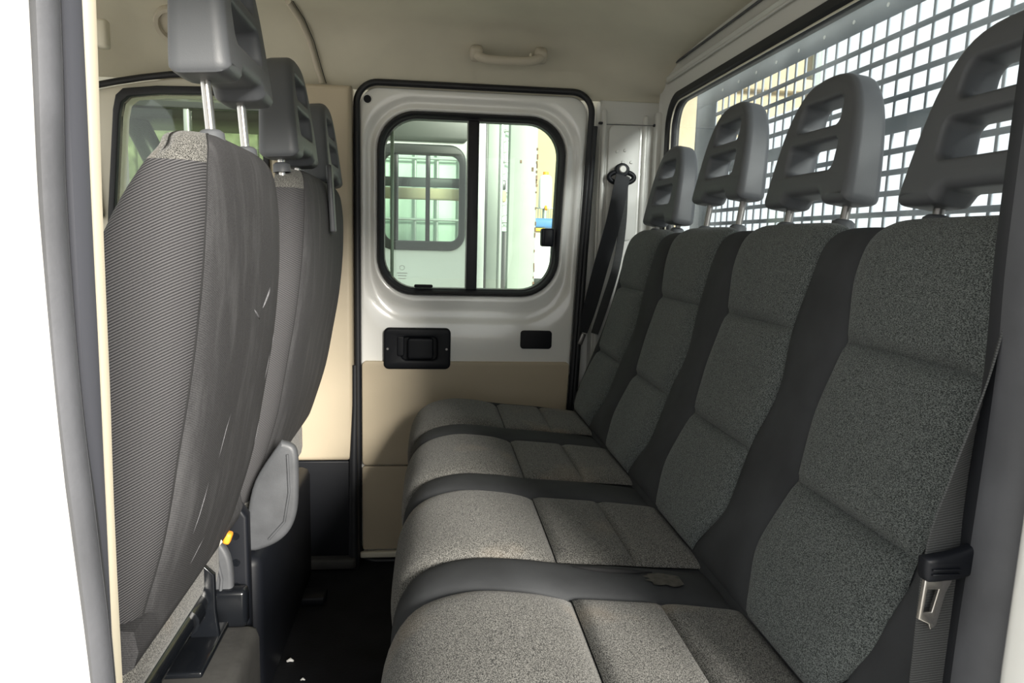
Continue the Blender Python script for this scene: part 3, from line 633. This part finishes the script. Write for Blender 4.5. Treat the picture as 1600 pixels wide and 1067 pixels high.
# ------------------------------------------------------------------ FRONT SEATS
# columns: z, back x, front x, half width factor
SEC = [(0.44, -0.380, -0.46, 0.92), (0.50, -0.350, -0.49, 0.97), (0.56, -0.328, -0.50, 1.0), (0.65, -0.300, -0.49, 1.0), (0.75, -0.280, -0.475, 1.0), (0.85, -0.262, -0.455, 0.99), (0.95, -0.252, -0.41, 0.965), (1.03, -0.250, -0.372, 0.925), (1.08, -0.253, -0.342, 0.87), (1.105, -0.257, -0.325, 0.80), (1.120, -0.264, -0.325, 0.70), (1.128, -0.274, -0.312, 0.56), (1.131, -0.284, -0.300, 0.35)]
SECZ = [t[0] for t in SEC]
ROWS = bez([(SEC[i][1], SEC[i][2], SEC[i][3]) for i in range(len(SEC))], 4)
ROWZ = [p.x for p in bez([(z, 0, 0) for z in SECZ], 4)]
def front_back(parent, yc, hw, ztop_off=0.0, xo=0.0):
    n = 72
    def pt(i, k):
        r = ROWS[i]; z = ROWZ[i] + ztop_off
        cx = (r.x + r.y) / 2 + xo; rx = abs(r.x - r.y) / 2; ry = hw * r.z
        # wide seats keep square shoulders
        if hw > 0.28: ry = hw - (1 - r.z) * 0.24
        a = 2 * PI * k / n; c, s = math.cos(a), math.sin(a); e = 2 / (4.2 if hw < 0.28 else 6.0)
        bow = -0.012 * (abs(s) ** 3)
        return Vector((cx + rx * math.copysign(abs(c) ** e, c) + (bow if c > 0 else 0), yc + ry * math.copysign(abs(s) ** e, s), z))
    # angle ranges: back panel faces +x ; near side faces -y
    def patch(name, k0, k1, i0, i1, mat, off=0.0, close_top=False):
        ks = list(range(k0, k1 + 1)); vs, fs = [], []
        for i in range(i0, i1 + 1):
            cx = (ROWS[i].x + ROWS[i].y) / 2 + xo
            for k in ks:
                p = pt(i, k); d = Vector((p.x - cx, (p.y - yc) * (0.4), 0)); 
                if d.length > 1e-6: d.normalize()
                edge = 1.0 if (k in (k0, k1) and len(ks) < n) else 0.0
                vs.append(p + d * (off - 0.0025 * edge))
        m = len(ks)
        for i in range(i1 - i0):
            for k in range(m - 1):
                fs.append((i * m + k, i * m + k + 1, (i + 1) * m + k + 1, (i + 1) * m + k))
        if close_top: fs.append(tuple((i1 - i0) * m + k for k in range(m)))
        return obj(name, vs, fs, mat, parent, True)
    R = len(ROWS) - 1
    q = n // 8           # 45 degrees = square corner
    itop = R - 15
    bp_ = patch('seat_back_panel', -q, q, 5, R, 'backcloth')
    patch('side_panel', -3 * q, -q, 0, itop, 'twill')
    if hw < 0.28:
        for (fi, fk, ln, w, sl) in ((22.0, 0.5, 1.1, 0.0022, 0.6), (21.4, 0.3, 0.7, 0.0016, -0.5), (22.6, 0.9, 0.5, 0.0014, 0.2), (17.0, 3.2, 1.6, 0.0009, 0.5), (14.5, -1.6, 2.2, 0.0008, 0.7), (11.0, -3.6, 2.6, 0.0009, 0.9), (12.5, 4.2, 1.5, 0.0008, 0.5), (8.5, -2.0, 1.2, 0.0007, 1.2), (19.0, 5.0, 0.9, 0.0008, 0.2)):
            pts = []
            for j in range(4):
                i_ = fi + ln * j / 3; k_ = fk + sl * j / 3; i0 = int(i_); k0 = math.floor(k_); u, v = i_ - i0, k_ - k0
                p = pt(i0, k0) * (1 - u) * (1 - v) + pt(i0 + 1, k0) * u * (1 - v) + pt(i0, k0 + 1) * (1 - u) * v + pt(i0 + 1, k0 + 1) * u * v
                pts.append(p + Vector((-0.0002, 0, 0)))
            vs, fs = sweep_data(pts, [w * 0.3, w, w, w * 0.3], 6); obj('scuff_mark', vs, fs, 'scuff', bp_)
    patch('side_panel', q, 3 * q, 0, itop, 'twill')
    patch('top_panel', -3 * q, -q, itop, R, 'heather')
    patch('top_panel', q, 3 * q, itop, R, 'heather')
    patch('front_panel', 3 * q, 5 * q, 0, R, 'heather')
    patch('crown', -n // 2, n // 2, R - 1, R, 'heather', 0.0, True)
    # stitched seam on the near corner
    tube('seam_stitch', [pt(i, -q) + Vector((-0.0015, 0.0015, 0)) for i in range(2, R - 2)], 0.0014, 'thread', parent, 6)
# driver seat
ds = thing('driver_seat', (-0.45, 1.0, 0.0), 'dusty grey cloth driver seat with raised headrest, nearest the open door', 'seat')
front_back(ds, 1.035, 0.240, -0.018, 0.008)
h = headrest(ds, (-0.274, 1.035, 1.113), math.radians(-4), True, 0.066)
# lower fabric flap, cushion end, cross tube, brackets, pedestal
def ypipe(name, x, z, y0, y1, r, mat, parent): return tube(name, [(x, y0, z), (x, y1, z)], r, mat, parent, 12)
loft('lower_flap', [[Vector((x, y, z)) for x, z in ((-0.375, 0.490), (-0.350, 0.482), (-0.338, 0.490), (-0.332, 0.510), (-0.336, 0.535), (-0.38, 0.54))] for y in (0.795, 0.82, 0.9, 1.05, 1.2, 1.25)], 'backcloth', ds, cap0=True, cap1=True, ang=60)
rbox('cushion_end', (-0.405, 0.99, 0.458), (0.11, 0.36, 0.075), 0.022, 'heather', ds, seg=3)
rbox('seat_cushion', (-0.62, 1.0, 0.435), (0.52, 0.47, 0.13), 0.045, 'heather', ds, seg=4)
ypipe('cross_tube', -0.362, 0.412, 0.62, 1.10, 0.0165, 'blackmetal', ds)
tube('tube_collar', [(-0.362, 0.86, 0.412), (-0.362, 0.885, 0.412)], 0.0195, 'blackmetal', ds, 14)
tube('tube_collar', [(-0.362, 1.03, 0.412), (-0.362, 1.06, 0.412)], 0.021, 'blackmetal', ds, 14)
plate('hinge_bracket', [[(-0.395, 0.47), (-0.36, 0.485), (-0.335, 0.46), (-0.335, 0.40), (-0.33, 0.355), (-0.36, 0.345), (-0.40, 0.38)]], 1.085, 1.095, 'blackmetal', ds, bev=0.002)
tube('hinge_bolt', [(-0.362, 1.07, 0.455), (-0.362, 1.10, 0.455)], 0.010, 'chrome', ds, 12)
tube('lever_stub', [(-0.372, 1.10, 0.470), (-0.345, 1.135, 0.500)], 0.013, 'ivory', ds, 12)
rbox('bracket_foot', (-0.355, 1.06, 0.352), (0.055, 0.14, 0.010), 0.003, 'blackmetal', ds)
sh1 = plate('recliner_cover', [[(p.x, p.y) for p in bez([(-0.372, 0.47, 0), (-0.350, 0.43, 0), (-0.345, 0.38, 0), (-0.352, 0.33, 0), (-0.375, 0.285, 0), (-0.40, 0.262, 0), (-0.392, 0.31, 0), (-0.392, 0.37, 0), (-0.405, 0.42, 0), (-0.43, 0.45, 0), (-0.372, 0.47, 0)], 5)[:-1]]], 1.215, 1.235, 'plastic_light', ds, bev=0.007, res=3)
tube('cover_ridge', [(-0.372, 1.213, 0.445), (-0.362, 1.213, 0.39), (-0.368, 1.213, 0.33), (-0.385, 1.213, 0.29)], 0.003, 'plastic_light', sh1, 8)
rbox('release_tab', (-0.338, 1.175, 0.483), (0.012, 0.018, 0.020), 0.004, 'orange', ds, rot=Matrix.Rotation(0.3, 4, 'Y'))
rbox('pedestal', (-0.47, 1.03, 0.15), (0.34, 0.40, 0.30), 0.02, 'greymat', ds)
rbox('seat_rail', (-0.40, 1.22, 0.335), (0.16, 0.03, 0.07), 0.008, 'blackmetal', ds)
plate('recliner_post', [[(-0.385, 0.03), (-0.325, 0.03), (-0.325, 0.30), (-0.325, 0.49), (-0.345, 0.52), (-0.375, 0.50), (-0.385, 0.30)]], 1.245, 1.275, 'black', ds, bev=0.006)
for zz in (0.455, 0.405, 0.36): tube('rivet', [(-0.345, 1.243, zz), (-0.345, 1.247, zz)], 0.007, 'blackmetal', ds, 12)

# passenger bench
pb = thing('passenger_bench', (-0.45, 1.70, 0.0), 'grey cloth double front passenger seat with two slotted headrests', 'seat')
front_back(pb, 1.705, 0.345, -0.008, 0.015)
h1 = headrest(pb, (-0.284, 1.505, 1.122), math.radians(-4), True, 0.012)
h2 = headrest(pb, (-0.280, 1.885, 1.118), math.radians(-4), True, 0.0)
rbox('belt_guide', (-0.229, 1.665, 1.075), (0.012, 0.030, 0.15), 0.004, 'plastic_light', pb, rot=Matrix.Rotation(math.radians(-3), 4, 'Y'))
rbox('seat_cushion', (-0.62, 1.70, 0.425), (0.52, 0.66, 0.14), 0.045, 'heather', pb, seg=4)
sh2 = plate('recliner_cover', [[(p.x, p.y) for p in bez([(-0.285, 0.60, 0), (-0.258, 0.585, 0), (-0.254, 0.53, 0), (-0.258, 0.46, 0), (-0.275, 0.415, 0), (-0.31, 0.388, 0), (-0.352, 0.382, 0), (-0.352, 0.44, 0), (-0.335, 0.52, 0), (-0.285, 0.60, 0)], 5)[:-1]]], 1.345, 1.368, 'plastic_light', pb, bev=0.009, res=3)
tube('cover_ridge', [(-0.272, 1.343, 0.575), (-0.270, 1.343, 0.50), (-0.280, 1.343, 0.44), (-0.31, 1.343, 0.405)], 0.0025, 'plastic_light', sh2, 8)
rbox('pedestal', (-0.52, 1.70, 0.17), (0.36, 0.60, 0.34), 0.02, 'black', pb)
rbox('floor_bracket', (-0.375, 1.50, 0.05), (0.05, 0.20, 0.06), 0.01, 'black', pb)
rbox('floor_bracket', (-0.33, 1.86, 0.012), (0.10, 0.06, 0.024), 0.006, 'black', pb)

# floor cover beside the driver seat and the lifted mat edge
o = plate('floor_cover', [[(-0.72, 0.50), (-0.335, 0.50), (-0.325, 0.9), (-0.335, 1.2), (-0.350, 1.45), (-0.365, 1.60), (-0.42, 1.66), (-0.72, 1.70)]], 0.001, 0.020, 'greymat', None, bev=0.007, axis='Z')
tag(o, 'dusty dark rubber cover around the driver seat base', 'floor mat')
for i, (x, y, r) in enumerate(((-0.322, 1.575, 0.008), (-0.280, 1.50, 0.005))):
    vs, fs = sweep_data([(x - r, y, 0.002), (x, y + r * 0.4, 0.004), (x + r, y, 0.002)], [r * 0.3, r * 0.6, r * 0.25], 6)
    tag(obj('paper_scrap', vs, fs, 'brightwhite'), ('larger white scrap of paper on the black floor mat', 'smaller white crumb of paper nearest the bench on the floor mat')[i], 'litter')

# ------------------------------------------------------------------ SEAT BELTS
def ribbon(name, pts, widths, dirs, mat, parent, th=0.0014, n=8):
    P = bez(pts, n); D = bez(dirs, n); Wd = [p.x for p in bez([(w, 0, 0) for w in widths], n)]
    rings = []
    for i, p in enumerate(P):
        t = (P[min(i + 1, len(P) - 1)] - P[max(i - 1, 0)]).normalized(); d = D[i] - t * D[i].dot(t); d.normalize(); nn = t.cross(d).normalized()
        w = Wd[i] / 2
        rings.append([p - d * w - nn * th / 2, p + d * w - nn * th / 2, p + d * w + nn * th / 2, p - d * w + nn * th / 2])
    o = loft(name, rings, mat, parent, cap0=True, cap1=True, ang=40); return o
fb = thing('seat_belt', (0.55, 2.08, 0.7), 'black seat belt hanging from the white pillar beside the far headrest', 'seat belt')
ribbon('webbing', [(0.555, 2.068, 1.190), (0.528, 2.055, 1.05), (0.495, 2.05, 0.92), (0.468, 2.05, 0.80), (0.452, 2.055, 0.725)], [0.046, 0.047, 0.047, 0.042, 0.026], [(1, 0.2, 0)] * 5, 'webdark', fb)
ribbon('webbing', [(0.560, 2.075, 1.170), (0.562, 2.075, 1.05), (0.550, 2.075, 0.93), (0.520, 2.07, 0.82), (0.49, 2.07, 0.72)], [0.030, 0.026, 0.026, 0.028, 0.026], [(1, 0.3, 0)] * 5, 'web', fb)
rg = tube('guide_ring', [(0.553 + 0.038 * math.cos(a), 2.078, 1.185 + 0.017 * math.sin(a)) for a in [2 * PI * i / 24 for i in range(24)]], 0.0075, 'black', fb, 10, True)
plate('guide_plate', [[(0.553 + 0.022 * math.cos(2 * PI * i / 20), 1.206 + 0.020 * math.sin(2 * PI * i / 20)) for i in range(20)]], 2.068, 2.090, 'black', fb, bev=0.004)
tube('bolt_cap', [(0.553, 2.062, 1.208), (0.553, 2.070, 1.208)], [0.009, 0.0115], 'bolt', fb, 16)
rbox('belt_tongue', (0.447, 2.05, 0.706), (0.014, 0.006, 0.035), 0.002, 'darksteel', fb, rot=Matrix.Rotation(0.35, 4, 'Y'))

nb = thing('seat_belt', (0.42, 0.50, 0.45), 'grey seat belt with metal tongue hanging beside the open doorway', 'seat belt')
ribbon('webbing', [(0.470, 0.515, 1.30), (0.455, 0.510, 1.12), (0.447, 0.505, 1.0), (0.441, 0.502, 0.94), (0.436, 0.50, 0.89), (0.424, 0.498, 0.81), (0.4145, 0.495, 0.745), (0.416, 0.495, 0.63), (0.416, 0.50, 0.45)], [0.046] * 9, [(0.28, 1, 0), (0.28, 1, 0), (0.35, 1, 0), (0.5, 0.86, 0), (0.66, 0.75, 0), (0.9, 0.45, 0), (1, 0.2, 0), (1, 0.1, 0), (1, 0.0, 0)], 'web', nb)
tg = plate('tongue_body', [[(p.x, p.y) for p in bez([(0.386, 0.752, 0), (0.412, 0.756, 0), (0.436, 0.764, 0), (0.441, 0.757, 0), (0.434, 0.742, 0), (0.420, 0.735, 0), (0.404, 0.733, 0), (0.388, 0.734, 0), (0.386, 0.752, 0)], 4)[:-1]]], 0.480, 0.492, 'black', nb, bev=0.0035)
for k in range(2): rbox('tongue_rib', (0.403, 0.479, 0.744 - k * 0.004), (0.024, 0.002, 0.0015), 0.0005, 'black', tg)
plate('tongue_plate', [[(0.390, 0.736), (0.415, 0.736), (0.409, 0.722), (0.404, 0.694), (0.399, 0.691), (0.397, 0.696), (0.388, 0.700)], [(0.393, 0.725), (0.3915, 0.706), (0.3985, 0.706), (0.4025, 0.725)]], 0.484, 0.488, 'chrome', nb, bev=0.0008)
tube('belt_slider', [(0.434, 0.50, 0.757), (0.438, 0.525, 0.770)], 0.006, 'black', nb, 10)

# ------------------------------------------------------------------ CEILING FITTINGS
gh = thing('grab_handle', (0.205, 2.04, 1.50), 'beige plastic grab handle above the side door', 'handle')
tube('grip', bez([(0.118, 2.055, 1.505), (0.118, 2.020, 1.493), (0.142, 2.006, 1.480), (0.205, 2.003, 1.478), (0.268, 2.006, 1.482), (0.292, 2.020, 1.497), (0.292, 2.053, 1.509)], 5), [0.0125] * 31, 'liner_rib', gh, 10)
for xx, zz in ((0.116, 1.505), (0.294, 1.508)):
    rbox('end_cap', (xx, 2.028, zz - 0.006), (0.036, 0.04, 0.034), 0.011, 'liner_rib', gh, rot=Matrix.Rotation(math.radians(-38), 4, 'X'))
rbox('coat_hook', (0.266, 2.03, 1.496), (0.007, 0.018, 0.022), 0.003, 'ivory', gh)
dl = thing('roof_lamp_cover', (-0.655, 1.99, 1.50), 'round beige cover on the roof edge over the front window', 'roof fitting')
def disc(name, c, nrm, r, h, mat, parent, seg=28, ry=1.0):
    nrm = Vector(nrm).normalized(); a = Vector((1, 0, 0)); a = (a - nrm * a.dot(nrm)).normalized(); b = nrm.cross(a); c = Vector(c)
    rings = []
    for rr, hh in ((r, 0), (r, h * 0.6), (r * 0.93, h), (r * 0.75, h * 0.9), (r * 0.70, h * 0.45)):
        rings.append([c + (a * math.cos(2 * PI * i / seg) + b * math.sin(2 * PI * i / seg) * ry) * rr + nrm * hh for i in range(seg)])
    return loft(name, rings, mat, parent, cap1=True, ang=50)
disc('cover_ring', (-0.665, 2.005, 1.526), (0, -0.75, -0.66), 0.050, 0.024, 'liner_rib', dl)
vs_ = thing('sun_visor', (-0.83, 1.95, 1.50), 'beige sun visor bracket at the roof edge behind the pillar strip', 'sun visor')
plate('visor_panel', [rrect(-1.05, -0.835, 1.36, 1.485, 0.03)], 1.93, 1.95, 'ivory', vs_, bev=0.006)
rbox('visor_bracket', (-0.822, 1.95, 1.475), (0.03, 0.03, 0.07), 0.008, 'ivory', vs_)

# ------------------------------------------------------------------ LOAD GUARD behind the rear window
XM = 0.76; PY, PZ = 0.0382, 0.0343
mg = thing('mesh_guard', (XM, 1.15, 0.85), 'grey steel mesh load guard behind the rear window', 'mesh guard')
Ytop = 1.900; NC = 41; Yend = Ytop - NC * PY
def xbar(name, y0, y1, z0, z1, th=0.004):
    return rbox(name, (XM, (y0 + y1) / 2, (z0 + z1) / 2), (th, abs(y1 - y0), abs(z1 - z0)), 0.0012, 'mesh', mg, seg=1)
xbar('top_plate', Yend - 0.05, 2.035, 1.378, 1.425)
xbar('side_plate', Ytop - 0.002, 2.035, 0.86, 1.380)
rbox('frame_post', (XM + 0.014, 2.045, 1.14), (0.03, 0.012, 0.58), 0.003, 'mesh', mg)
bar_me = None
rowz = [1.378 - PZ * i for i in range(6)]
lowz = [rowz[-1] - 0.018 - PZ * i for i in range(10)]
hb0 = xbar('cross_bar', Yend, Ytop, -0.0048, 0.0048)
def hbar(z, first=[True]):
    o = hb0
    if not first[0]:
        o = hb0.copy(); C.objects.link(o); o.parent = mg; o.matrix_parent_inverse = hb0.matrix_parent_inverse.copy()
    first[0] = False; o.location = (0, 0, z); return o
for z in rowz[1:-1] + lowz[1:]: hbar(z)
xbar('middle_bar', Yend, Ytop, lowz[0] - 0.005, rowz[-1] + 0.005)
tube('middle_tube', [(XM + 0.012, Yend, (lowz[0] + rowz[-1]) / 2), (XM + 0.012, Ytop, (lowz[0] + rowz[-1]) / 2)], 0.009, 'mesh', mg, 8)
vb0 = xbar('upright_bar', -0.0036, 0.0036, lowz[-1], 1.380)
for i in range(1, NC + 1):
    o = vb0
    if i > 1: o = vb0.copy(); C.objects.link(o); o.parent = mg; o.matrix_parent_inverse = vb0.matrix_parent_inverse.copy()
    o.location = (0.0015, Ytop - PY * i, 0)
for i in range(14):
    yy = 1.86 - i * 0.098
    tube('bolt_hole_daylight', [(XM - 0.003, yy, 1.400), (XM - 0.0018, yy, 1.400)], 0.0038, 'brightwhite', mg, 8)  # white disc painted in place of daylight showing through the hole

# ------------------------------------------------------------------ OUTSIDE
o = rbox('ground', (2, 4, -0.68), (60, 60, 0.05), 0, 'concrete'); struct(o, 'pale concrete yard outside the van', 'ground')
# neighbouring van seen through the side window
nv = thing('parked_van', (-0.4, 2.95, -0.6), 'white van parked alongside, its sliding window seen through the side glass', 'van')
nvw = rrect(-0.188, 0.104, 0.983, 1.318, 0.035)
plate('body_side', [[(0.16, -0.30), (0.165, 1.02), (0.150, 1.62), (-2.6, 1.62), (-2.6, -0.30)], rrect(-0.21, 0.128, 0.948, 1.355, 0.07), [(-0.60, 0.80), (-0.60, 1.475), (-1.2, 1.475), (-1.42, 0.80)]], 2.88, 2.94, 'vanpaint', nv, bev=0.008)
plate('upper_panel', [rrect(-0.45, 0.135, 1.37, 1.62, 0.02)], 2.868, 2.882, 'vangreen', nv, bev=0.003)
plate('window_frame', [rrect(-0.222, 0.130, 0.945, 1.360, 0.065), nvw], 2.872, 2.90, 'vangrey', nv, bev=0.006)
rbox('window_bar', (-0.020, 2.885, 1.150), (0.018, 0.02, 0.335), 0.003, 'vangrey', nv)
rbox('window_bar', (-0.146, 2.885, 1.150), (0.020, 0.02, 0.335), 0.003, 'vangrey', nv)
plate('glass_pane', [rrect(-0.192, 0.108, 0.979, 1.322, 0.035)], 2.893, 2.896, 'glass', nv)
plate('cab_window_frame', [[(-0.57, 0.77), (-0.57, 1.49), (-1.21, 1.49), (-1.45, 0.77)], [(-0.62, 0.82), (-0.62, 1.455), (-1.18, 1.455), (-1.38, 0.82)]], 2.865, 2.90, 'vangrey', nv, bev=0.006)
tube('cab_pillar', [(-0.98, 3.2, 0.75), (-1.10, 3.2, 1.15), (-1.27, 3.2, 1.52)], 0.05, 'vangrey', nv, 8)
rbox('cab_window_bar', (-0.93, 2.885, 1.14), (0.022, 0.02, 0.64), 0.004, 'galv', nv)
rbox('cab_roof_rail', (-0.95, 3.3, 1.52), (0.9, 0.4, 0.14), 0.02, 'vangrey', nv)
rbox('cab_rear_panel', (-0.56, 3.3, 1.1), (0.05, 0.7, 0.9), 0.01, 'vangrey', nv)
plate('cab_glass', [[(-0.61, 0.81), (-0.61, 1.465), (-1.19, 1.465), (-1.39, 0.81)]], 2.893, 2.896, 'glassfront', nv)
rbox('cab_seat', (-0.80, 3.4, 1.0), (0.22, 0.42, 0.45), 0.08, 'vangrey', nv, seg=3)
rbox('far_side_frame', (-0.02, 3.52, 1.262), (0.75, 0.03, 0.045), 0.004, 'vangrey', nv)
rbox('yellow_rail', (-0.02, 3.48, 1.205), (0.75, 0.03, 0.055), 0.01, 'warehouse', nv)
tube('van_wheel', [(-1.55, 2.90, -0.33), (-1.55, 3.10, -0.33)], 0.33, 'rubber', nv, 28)
tube('van_wheel', [(-0.2 + 1.8 - 2.0, 2.95, -0.33), (-0.4, 3.10, -0.33)], 0.33, 'rubber', nv, 28)
# caged plastic tank behind the neighbouring van
ib = thing('liquid_tote', (-0.1, 4.4, -0.6), 'pale caged plastic liquid tote seen through the parked van window', 'container')
rbox('pallet', (-0.10, 4.6, -0.23), (1.15, 0.98, 0.86), 0.01, 'galv', ib)
rbox('bottle', (-0.10, 4.6, 0.95), (1.1, 0.9, 1.5), 0.06, 'ibc', ib, seg=3)
for i in range(9): tube('cage_bar', [(-0.60 + i * 0.125, 4.12, 0.1), (-0.60 + i * 0.125, 4.12, 1.72)], 0.008, 'galv', ib, 6)
for i in range(9): tube('cage_rail', [(-0.66, 4.105, 0.25 + i * 0.17), (0.46, 4.105, 0.25 + i * 0.17)], 0.008, 'galv', ib, 6)
# green block added to mimic dark green reflections in the front window glass
hg = thing('green_backdrop', (-2.3, 5.2, -0.6), 'dull green block added to mimic reflections in the front side window', 'container')
rbox('backdrop_body', (-1.9, 5.6, 0.85), (2.2, 1.2, 2.9), 0.05, 'green', hg, seg=2)
for i in range(5): rbox('backdrop_rib', (-2.8 + i * 0.42, 4.98, 0.85), (0.06, 0.05, 2.8), 0.01, 'green', hg)
# parked van's rear door edge and jamb
bd = thing('box_body', (0.25, 3.1, -0.6), 'white box body with grey door edge beside the parked van', 'vehicle body')
rbox('corner_post', (0.212, 3.2, 0.85), (0.036, 0.05, 1.7), 0.005, 'vanpaint', bd)
rbox('door_edge', (0.234, 3.205, 0.85), (0.008, 0.05, 1.7), 0.001, 'vangrey', bd)
rbox('door_panel', (0.274, 3.21, 0.85), (0.072, 0.05, 1.7), 0.006, 'post', bd)
rbox('door_rib', (0.300, 3.19, 0.85), (0.020, 0.03, 1.7), 0.008, 'galv', bd)
ld = thing('ladder', (0.41, 4.0, -0.6), 'narrow metal ladder between the box body and the white post', 'ladder')
tube('stile', [(0.432, 4.0, -0.6), (0.432, 4.0, 2.2)], 0.006, 'rust', ld, 8)
tube('stile', [(0.385, 4.0, -0.6), (0.385, 4.0, 2.2)], 0.003, 'galv', ld, 8)
for i in range(24): tube('rung', [(0.385, 4.0, 0.72 + i * 0.058), (0.432, 4.0, 0.735 + i * 0.058)], 0.003, 'galv', ld, 6)
rbox('base_plate', (0.405, 4.0, 0.62), (0.05, 0.02, 0.85), 0.004, 'vangrey', ld)
ps = thing('steel_post', (0.45, 3.6, -0.6), 'chipped white painted steel post with rusty edges', 'post')
rbox('post_body', (0.450, 3.63, 0.90), (0.140, 0.09, 3.1), 0.004, 'post', ps)
rnd = random.Random(3)
for i in range(34):
    z = 0.60 + 1.1 * rnd.random(); xx = 0.520 - 0.004 * rnd.random() if rnd.random() < 0.9 else 0.385 + 0.13 * rnd.random()
    rbox('rust_chip', (xx, 3.584, z), (0.004 + 0.005 * rnd.random(), 0.003, 0.006 + 0.02 * rnd.random()), 0, 'rust', ps)
# beige warehouse with a big opening
wh = thing('warehouse', (3.0, 9.0, -0.6), 'beige warehouse wall with a large open bay across the yard', 'building')
plate('warehouse_wall', [[(0.9, -0.65), (0.9, 6.0), (4.95, 6.0), (4.95, 2.9), (4.3, 2.65), (3.6, 2.2), (3.15, 1.9), (3.15, -0.65)]], 9.0, 9.2, 'warehouse', wh)
rbox('lintel_beam', (4.2, 8.95, 3.05), (1.4, 0.15, 0.16), 0.02, 'warehouse', wh)
rbox('down_pipe', (4.85, 8.9, 4.4), (0.10, 0.10, 3.0), 0.03, 'post', wh)
tk = thing('white_tank', (0.945, 6.0, 1.2), 'small white plastic tank with an orange cap against the beige wall', 'tank')
loft('tank_body', [[Vector((0.944 + r * math.cos(2 * PI * i / 24), 6.0 + r * math.sin(2 * PI * i / 24), z)) for i in range(24)] for r, z in ((0.050, 1.27), (0.056, 1.29), (0.056, 1.50), (0.048, 1.535), (0.026, 1.55))], 'brightwhite', tk, cap0=True, cap1=True)
tube('tank_cap', [(0.944, 6.0, 1.548), (0.944, 6.0, 1.575)], 0.024, 'orange', tk, 16)
tube('tank_tap', [(0.944, 5.95, 1.29), (0.944, 5.93, 1.26)], 0.012, 'orange', tk, 10)
tube('stand', [(0.944, 6.0, -0.6), (0.944, 6.0, 1.27)], 0.02, 'galv', tk, 10)
fn = thing('railing', (0.95, 6.2, 0.9), 'thin white railing in front of the warehouse', 'railing')
tube('top_rail', [(0.7, 6.2, 1.285), (1.3, 6.2, 1.285)], 0.006, 'galv', fn, 6)
for i in range(26): tube('baluster', [(0.72 + i * 0.022, 6.2, 0.9), (0.72 + i * 0.022, 6.2, 1.285)], 0.0035, 'galv', fn, 5)
tube('end_post', [(0.71, 6.2, -0.655), (0.71, 6.2, 1.285)], 0.012, 'galv', fn, 8)
tube('end_post', [(1.29, 6.2, -0.655), (1.29, 6.2, 1.285)], 0.012, 'galv', fn, 8)
cr = thing('parked_car', (1.1, 5.6, -0.6), 'white vehicle with a blue and yellow stripe behind the steel post', 'car')
rbox('body', (1.15, 5.7, 0.38), (0.85, 0.5, 1.40), 0.04, 'brightwhite', cr, seg=3)
rbox('blue_band', (1.15, 5.68, 1.135), (0.84, 0.5, 0.075), 0.02, 'blue', cr)
rbox('yellow_stripe', (0.80, 5.43, 1.085), (0.13, 0.03, 0.025), 0.008, 'yellow', cr)
rbox('bumper', (0.90, 5.44, 0.685), (0.30, 0.05, 0.05), 0.01, 'vangrey', cr)
for xx in (0.88, 1.42): tube('car_wheel', [(xx, 5.5, -0.42), (xx, 5.9, -0.42)], 0.235, 'rubber', cr, 20)
